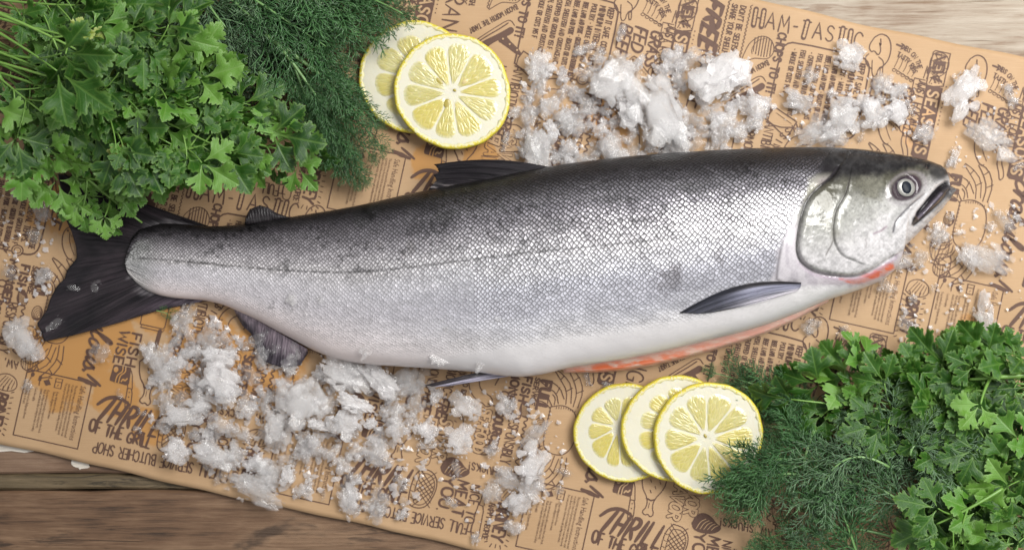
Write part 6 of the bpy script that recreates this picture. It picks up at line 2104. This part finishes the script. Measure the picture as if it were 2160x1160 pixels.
# lumps that stand out in the photograph
BIG = [
 (1132, 133, 38, 'w', 'lone bright ice lump right of the upper lemon slices, above the missing link print', GT, 1.0),
 (1385, 235, 72, 'w', 'broad white ice slab in the middle of the heap along the back', GT, 1.25),
 (1515, 160, 70, 'w', 'big rounded white ice lump at the upper right end of the heap along the back', GT, 1.1),
 (1290, 175, 62, 'w', 'tall bright ice lump in the centre of the heap along the back', GT, 1.1),
 (1135, 318, 50, 'w', 'bright ice lump touching the front of the dorsal fin', GT, 1.0),
 (1532, 265, 42, 'm', 'ice lump standing apart at the right of the heap along the back', GT, .9),
 (1600, 232, 42, 'm', 'knobbly ice lump covering the printed cleaver above the head', GT, 1.0),
 (1262, 120, 20, 'm', 'small pointed ice splinter above the heap, over the temperature box', GT, 1.2),
 (1230, 102, 24, 'c', 'thin clear ice sliver over the temperature list', GT, 1.3),
 (1312, 68, 22, 'k', 'glassy clear ice bit lying on the printed word BEEF', GT, 1.1),
 (1425, 128, 34, 'm', 'loose ice lump on the printed word JUST', GT, 1.0),
 (1330, 235, 44, 'w', 'whitish ice lump left of the broad slab in the heap', GT, 1.0),
 (1205, 250, 40, 'm', 'mound of melting ice in the left of the heap along the back', GT, 1.0),
 (1430, 300, 46, 'm', 'wide ice lump resting against the dark back', GT, 1.4),
 (1290, 305, 42, 'm', 'ice lump resting against the back, under the tall lump', GT, 1.2),
 (1790, 122, 37, 'w', 'lone ice lump under the end of HAM-TASTIC', GR, 1.05),
 (1708, 165, 24, 'm', 'oval ice lump lying on the temperature list near the corner', GR, .9),
 (1690, 212, 34, 'm', 'ice lump over the last lines of the temperature list', GR, 1.3),
 (1775, 240, 46, 'w', 'tall ice lump standing above the head next to the temperature box', GR, 1.0),
 (1835, 240, 38, 'w', 'ice lump in the middle of the row above the head', GR, 1.0),
 (1885, 235, 36, 'w', 'ice lump at the right end of the row above the head', GR, 1.0),
 (1715, 288, 42, 'm', 'flat ice lump pressed to the back of the head', GR, 1.4),
 (1858, 178, 30, 'm', 'ice lump under the first roast chicken print', GR, 1.1),
 (1895, 195, 26, 'm', 'ice lump left of the printed word MARKET', GR, .8),
 (1952, 278, 30, 'm', 'ice lump covering the letters of SEASONS', GR, 1.0),
 (2032, 200, 50, 'w', 'large ice lump under the second roast chicken print', GR, 1.2),
 (2090, 292, 52, 'flat', 'long smooth slab of ice near the right edge of the sheet', GR, 1.4),
 (2130, 200, 26, 'c', 'half melted ice bit on the second MARKET print by the right edge', GR, 1.2),
 (1770, 290, 32, 'm', 'ice lump over the nape between two larger lumps', GR, 1.0),
 (2010, 330, 20, 'm', 'narrow ice bit in front of the snout tip', GR, 1.5),
 (2150, 350, 18, 'k', 'clear ice bit at the right edge beside crabulous', GR, 1.0),
 (2090, 540, 44, 'm', 'large ice lump at the lower end of the printed crab', GH, 1.3),
 (2120, 470, 30, 'c', 'clear ice lump on the printed crab shell', GH, 1.2),
 (2040, 540, 34, 'm', 'ice lump over the legs of the printed crab', GH, 1.3),
 (1980, 500, 26, 'm', 'ice lump between lower jaw and printed crab', GH, 1.2),
 (1945, 545, 24, 'c', 'pale ice lump below the lower jaw on a shell print', GH, 1.0),
 (1895, 552, 30, 'm', 'ice lump touching the red gill flesh', GH, 1.3),
 (1870, 605, 26, 'c', 'melting ice lump below the gill flesh', GH, 1.2),
 (2078, 690, 44, 'flat', 'long ice slab between the safe handling box and the parsley', GH, 1.5),
 (2070, 715, 34, 'c', 'grey ice lump tucked under the parsley leaves at the right', GH, 1.2),
 (1910, 680, 22, 'c', 'clear ice bit on the printed word BRINEY at the right', GH, 1.0),
 (1716, 688, 24, 'c', 'melting ice bit on the chicken print below the belly', GH, 1.2),
 (1780, 706, 20, 'c', 'wet ice bit on the printed ribs below the belly', GH, 1.0),
 (55, 712, 46, 'w', 'big jagged ice lump at the lower tip of the tail', GL_, 1.1),
 (95, 585, 26, 'c', 'clear ice clump under the notch of the tail fin', GL_, 1.0),
 (68, 500, 22, 'c', 'small clear ice lump left of the tail over a printed ring', GL_, 1.0),
 (22, 570, 24, 'c', 'ice clump at the left edge on the word MONGER', GL_, .9),
 (85, 450, 32, 'c', 'flat melting ice patch over the printed temperature list at the left', GL_, 1.0),
 (32, 405, 20, 'c', 'thin melting ice disc on the list at the left edge', GL_, 1.0),
 (214, 748, 32, 'c', 'wet amber looking ice lump between tail and the fish logo', GL_, .85),
 (252, 832, 15, 'k', 'ice bit below the square wave logo', GL_, 1.0),
 (58, 815, 14, 'm', 'small ice bit by the oyster print at the left edge', GL_, 1.2),
 (200, 605, 19, 'k', 'clear ice crystal lying on the dark tail fin', GF, .9),
 (152, 607, 15, 'k', 'flattened clear ice drop on the tail fin near its rear edge', GF, 1.1),
 (115, 684, 22, 'k', 'glassy ice bit near the lower tip of the tail fin', GF, 1.1),
 (218, 497, 6, 'k', 'ice grain on the middle of the tail fin', GF, 1.0),
 (620, 630, 18, 'm', 'frosty ice flake stuck on the flank above the anal fin', GF, 1.1),
 (680, 632, 15, 'm', 'narrow frosty ice flake on the flank right of the first one', GF, .8),
 (940, 688, 10, 'm', 'ice crumb on the belly above the pelvic fin', GF, 1.1),
 (1052, 672, 13, 'm', 'ice crumb on the belly under the bluish flank', GF, 1.1),
 (780, 628, 7, 'm', 'small ice crumb on the flank in front of the flakes', GF, 1.0),
 (702, 698, 7, 'm', 'small ice crumb low on the belly near the anal fin', GF, 1.0),
 (775, 735, 18, 'w', 'ice bit on the belly edge above the lower heap', GF, 1.4),
 (925, 758, 22, 'w', 'ice patch on the belly edge left of the pelvic fin', GF, 1.5),
 (1015, 766, 16, 'w', 'ice patch on the belly edge over the pelvic fin root', GF, 1.4),
 (540, 712, 24, 'c', 'melting ice lump half burying the anal fin', GF, 1.2),
 (565, 700, 13, 'k', 'clear ice crystal on the anal fin', GF, .8),
 (620, 735, 22, 'k', 'long clear ice prism at the anal fin tip', GF, 1.0),
 (580, 735, 22, 'k', 'cluster of clear ice crystals on the anal fin edge', GF, 1.0),
 (1080, 862, 0, 'm', '', None, 1),
 (650, 665, 9, 'm', 'pinkish frosty crumb above the anal fin root', GF, 1.0),
 (600, 655, 7, 'm', 'tiny frosty crumb by the dark speckles', GF, 1.0),
 (385, 668, 30, 'm', 'elongated ice lump over the printed word HORMONE', GB, 1.5),
 (445, 735, 24, 'm', 'pointed ice chip left of the sausage print', GB, 1.3),
 (475, 715, 24, 'm', 'upright ice chip on the sausage print', GB, .8),
 (345, 760, 48, 'm', 'broad amber tinted ice lump at the left end of the lower heap', GB, 1.2),
 (460, 755, 34, 'w', 'pale ice lump at the top of the lower heap left of the anal fin', GB, 1.2),
 (460, 800, 54, 'w', 'large ice lump in the left half of the lower heap', GB, 1.1),
 (420, 830, 42, 'm', 'sugary ice lump left of the largest one in the lower heap', GB, 1.0),
 (390, 870, 38, 'w', 'wedge of ice above the printed word BUTCHER', GB, 1.3),
 (368, 950, 38, 'w', 'tall white ice lump over the word SERVICE at the lower left', GB, 1.0),
 (450, 960, 44, 'w', 'bright flaky ice lump right of the tall one at the lower left', GB, 1.2),
 (345, 895, 24, 'm', 'knobbly ice lump right of the printed THRILL', GB, 1.0),
 (300, 870, 14, 'k', 'clear ice bit on the letters of THRILL', GB, 1.0),
 (290, 905, 13, 'k', 'clear ice bit on the printed word THE', GB, 1.0),
 (585, 900, 38, 'w', 'round white ice lump in the middle of the lower heap', GB, 1.0),
 (640, 850, 56, 'w', 'highest ice lump in the lower heap under the anal fin', GB, 1.0),
 (720, 790, 52, 'w', 'large ice lump pressed to the belly in the lower heap', GB, 1.2),
 (800, 800, 44, 'w', 'slanted ice lump under the belly left of the pelvic fin', GB, 1.3),
 (870, 800, 42, 'm', 'ice lump at the tip of the pelvic fin', GB, 1.1),
 (730, 890, 40, 'w', 'white ice lump in the right of the lower heap', GB, 1.0),
 (835, 880, 32, 'm', 'angular ice lump on the drumstick print of the lower heap', GB, 1.3),
 (570, 1000, 46, 'flat', 'sheet of melting ice at the bottom edge over the word BRINEY', GB, 1.1),
 (605, 1000, 22, 'w', 'small white oval ice lump on the melting sheet', GB, .8),
 (540, 1040, 50, 'm', 'low white ice ridge on the lower paper edge', GB, 1.5),
 (645, 940, 34, 'm', 'long ice lump beside the upper end of the safe handling box', GB, 1.2),
 (665, 940, 30, 'm', 'ice prism lying on the safe handling box title', GB, 1.6),
 (640, 1030, 26, 'm', 'ice chip on the lower safe handling box', GB, 1.0),
 (725, 975, 28, 'm', 'ice lump left of the middle THRILL print', GB, .9),
 (800, 960, 38, 'm', 'ice lump on the middle THRILL print', GB, 1.1),
 (735, 1058, 34, 'm', 'ice lump over the word BUTCHER near the bottom edge', GB, 1.3),
 (800, 1075, 26, 'm', 'rounded ice lump near the bottom paper edge', GB, 1.2),
 (845, 1085, 16, 'm', 'small tall ice bit over the word SERVICE near the bottom edge', GB, .8),
 (800, 1040, 22, 'c', 'clear ice lump on the printed word GRILL', GB, 1.0),
 (740, 1010, 20, 'c', 'glassy ice bit on the middle THRILL print', GB, 1.0),
 (985, 858, 36, 'w', 'tall tapered ice lump below the pelvic fin', GB, .85),
 (970, 930, 36, 'w', 'smooth round ice lump on the paper under the tapered one', GB, 1.05),
 (1070, 855, 30, 'm', 'oval ice lump on the printed word MONGER below the belly', GB, 1.1),
 (1042, 948, 24, 'm', 'thin ice chip on the printed word SEAFOOD', GB, .8),
 (1130, 918, 30, 'm', 'wide ice lump at the crab print below the belly', GB, 1.5),
 (1120, 975, 42, 'w', 'large ice lump over the shell print left of the crab', GB, 1.0),
 (1125, 1020, 36, 'm', 'ice lump just above the lower middle safe handling box', GB, 1.2),
 (1040, 1035, 30, 'm', 'ice lump left of the cluster near the lower middle box', GB, 1.0),
 (1075, 1010, 34, 'm', 'slanted glossy ice lump in the cluster above BRINEY', GB, 1.2),
 (1098, 1058, 36, 'm', 'round pitted ice lump on the printed word BRINEY', GB, 1.1),
 (1085, 1110, 26, 'm', 'lowest ice lump over the printed word BRINEY', GB, 1.0),
 (1190, 998, 18, 'c', 'small ice bit under the crab print', GB, 1.2),
 (1178, 1030, 16, 'c', 'upright ice sliver over the safe handling box frame', GB, .7),
 (1005, 1135, 14, 'm', 'ice bit at the tip of the knife print by the bottom edge', GB, 1.2),
 (950, 1055, 16, 'c', 'melting ice bit on the printed word MEAT', GB, 1.2),
 (962, 990, 22, 'k', 'clear ice bit on the dark oyster print', GB, 1.2),
 (905, 935, 26, 'k', 'glassy ice crystals on the words SAVOR FLAVOR', GB, 1.1),
 (1240, 800, 14, 'c', 'thin ice flake under the cut belly left of the lemons', GB, 1.3),
 (1290, 815, 16, 'c', 'thin ice flake behind the lowest lemon slice', GB, 1.4),
 (1205, 925, 0, 'c', '', None, 1),
]
used = 0
BIG += [(552, 752, 30, 'm', 'ice lump burying the lower tip of the anal fin', GB, 1.1), (612, 764, 34, 'm', 'ice lump between the anal fin and the belly', GB, 1.2), (520, 728, 20, 'c', 'clear ice bit against the rear edge of the anal fin', GB, 1.0)]
for (x, y, r, k, lab, g, sx) in BIG:
    if r <= 0: continue
    if g == GF:
        p = on_skin(x, y)
        zz = p.z - .0008 if p.z > .002 else .006
        ice(x, y, r, k, z=zz, label=lab, group=g, sx=sx, tilt=.3, flat=.45)
    else:
        lift = {GT: .004, GB: .004}.get(g, .0) if k == 'w' else 0.0
        ice(x, y, r * 1.04, k, z=lift, label=lab, group=g, sx=sx, tilt=.18)
    used += 1


def fill(n, poly, sizes, kinds, label, group, zmax=.010, dens=None):
    xs_ = [p[0] for p in poly]; ys_ = [p[1] for p in poly]
    c = 0; tries = 0
    pts = []
    while c < n and tries < 9000:
        tries += 1
        x = ir.uniform(min(xs_), max(xs_)); y = ir.uniform(min(ys_), max(ys_))
        if not inside(np.array([x]), np.array([y]), poly)[0]: continue
        r = ir.uniform(*sizes)
        if any((x - a) ** 2 + (y - b) ** 2 < (.62 * (r + q)) ** 2 for a, b, q in pts): continue
        if skin_z((x - 1080) * S, (580 - y) * S, 0) > .012: continue
        pts.append((x, y, r)); c += 1
        ice(x, y, r, ir.choice(kinds), z=ir.uniform(0, zmax) * (.3 if c % 3 else 1), label=label, group=group, sx=ir.uniform(.85, 1.35), tilt=.35)
    return c


tot = used
tot += fill(70, [(1150, 150), (1230, 140), (1330, 120), (1420, 140), (1470, 110), (1560, 140), (1560, 200), (1600, 250), (1560, 330), (1400, 335), (1200, 350), (1130, 345), (1090, 300), (1130, 200)], (18, 34), 'mmmwc',
            'small rough ice lump in the heap along the back', GT, .009)
tot += fill(14, [(1060, 330), (1070, 270), (1110, 190), (1160, 170), (1160, 330)], (12, 22), 'cmc', 'half melted ice bit left of the heap along the back', GT, .002)
tot += fill(12, [(1650, 130), (1760, 170), (1930, 190), (1930, 230), (1830, 290), (1660, 290)], (11, 20), 'mcm', 'small ice bit between the lumps above the head', GR, .002)
tot += fill(66, [(310, 740), (420, 690), (520, 760), (640, 760), (760, 775), (900, 790), (930, 860), (900, 930), (780, 950), (700, 960), (600, 1010), (470, 1000), (400, 930), (320, 850)], (18, 34), 'mmcmw',
            'small rough ice lump in the heap below the tail', GB, .010)
tot += fill(20, [(440, 880), (620, 1000), (850, 1000), (860, 1090), (640, 1050), (420, 1010)], (11, 22), 'cmk', 'melting ice bit at the lower rim of the bottom heap', GB, .002)
tot += fill(14, [(1930, 470), (2150, 430), (2155, 600), (1960, 640), (1880, 690)], (8, 16), 'cms', 'little ice bit on the paper between jaw and right edge', GH, .001)
ICE_TOTAL = tot

# the countless crumbs and grains between the lumps
cr = random.Random(99)
V, F = [], []
def crumb(x, y, r, z=0.0):
    p = W(x, y, z)
    n = 9
    o = len(V)
    k = r * S
    # small squashed octahedral grain, jittered
    pts = [(1, 0, .3), (.4, .8, .35), (-.6, .75, .3), (-1, -.05, .3), (-.45, -.85, .35), (.6, -.75, .3)]
    for a, b_, c_ in pts: V.append((p.x + k * (a + cr.uniform(-.55, .55)), p.y + k * (b_ + cr.uniform(-.55, .55)), z + k * (c_ + cr.uniform(-.15, .25))))
    V.append((p.x + k * cr.uniform(-.55, .55), p.y + k * cr.uniform(-.55, .55), z + k * .7)); V.append((p.x, p.y, z))
    for i in range(6):
        F.append((o + i, o + (i + 1) % 6, o + 6)); F.append((o + (i + 1) % 6, o + i, o + 7))
for poly, n, rr_ in (([(1080, 330), (1100, 180), (1240, 120), (1560, 110), (1620, 250), (1580, 320), (1200, 350)], 330, (3, 9)), ([(1640, 120), (1760, 150), (1930, 180), (1930, 280), (1650, 300)], 110, (2, 6)),
                     ([(300, 740), (430, 660), (620, 770), (920, 800), (930, 950), (860, 1090), (620, 1050), (420, 1000), (320, 900)], 520, (3, 9)),
                     ([(900, 820), (1080, 800), (1200, 900), (1190, 1060), (1000, 1120), (900, 980)], 120, (2, 6)), ([(1880, 460), (2155, 420), (2155, 690), (1900, 720)], 120, (2, 5.5)), ([(0, 390), (130, 400), (110, 640), (0, 650)], 60, (2, 6)), ([(2000, 160), (2155, 180), (2155, 340), (2010, 360)], 50, (2, 5))):
    xs_ = [p[0] for p in poly]; ys_ = [p[1] for p in poly]
    c = 0
    while c < n:
        x = cr.uniform(min(xs_), max(xs_)); y = cr.uniform(min(ys_), max(ys_))
        if not inside(np.array([x]), np.array([y]), poly)[0]: continue
        c += 1
        if skin_z((x - 1080) * S, (580 - y) * S, 0) > .010: continue
        crumb(x, y, cr.uniform(*rr_), 0.0002)
crumb_mat = ice_clear
o = new_obj('ice_crumbs', mesh_from('ice_crumbs', V, F, None, False))
set_attr(o.data, 'thick', 'FLOAT', np.full(len(V), .35))
m_ = ice_material('ice_crumb_clear', .45, .30, .6); o.data.materials.append(m_)
tag(o, 'fine crumbs of crushed ice strewn over the printed paper', 'ice crumbs', kind='stuff')
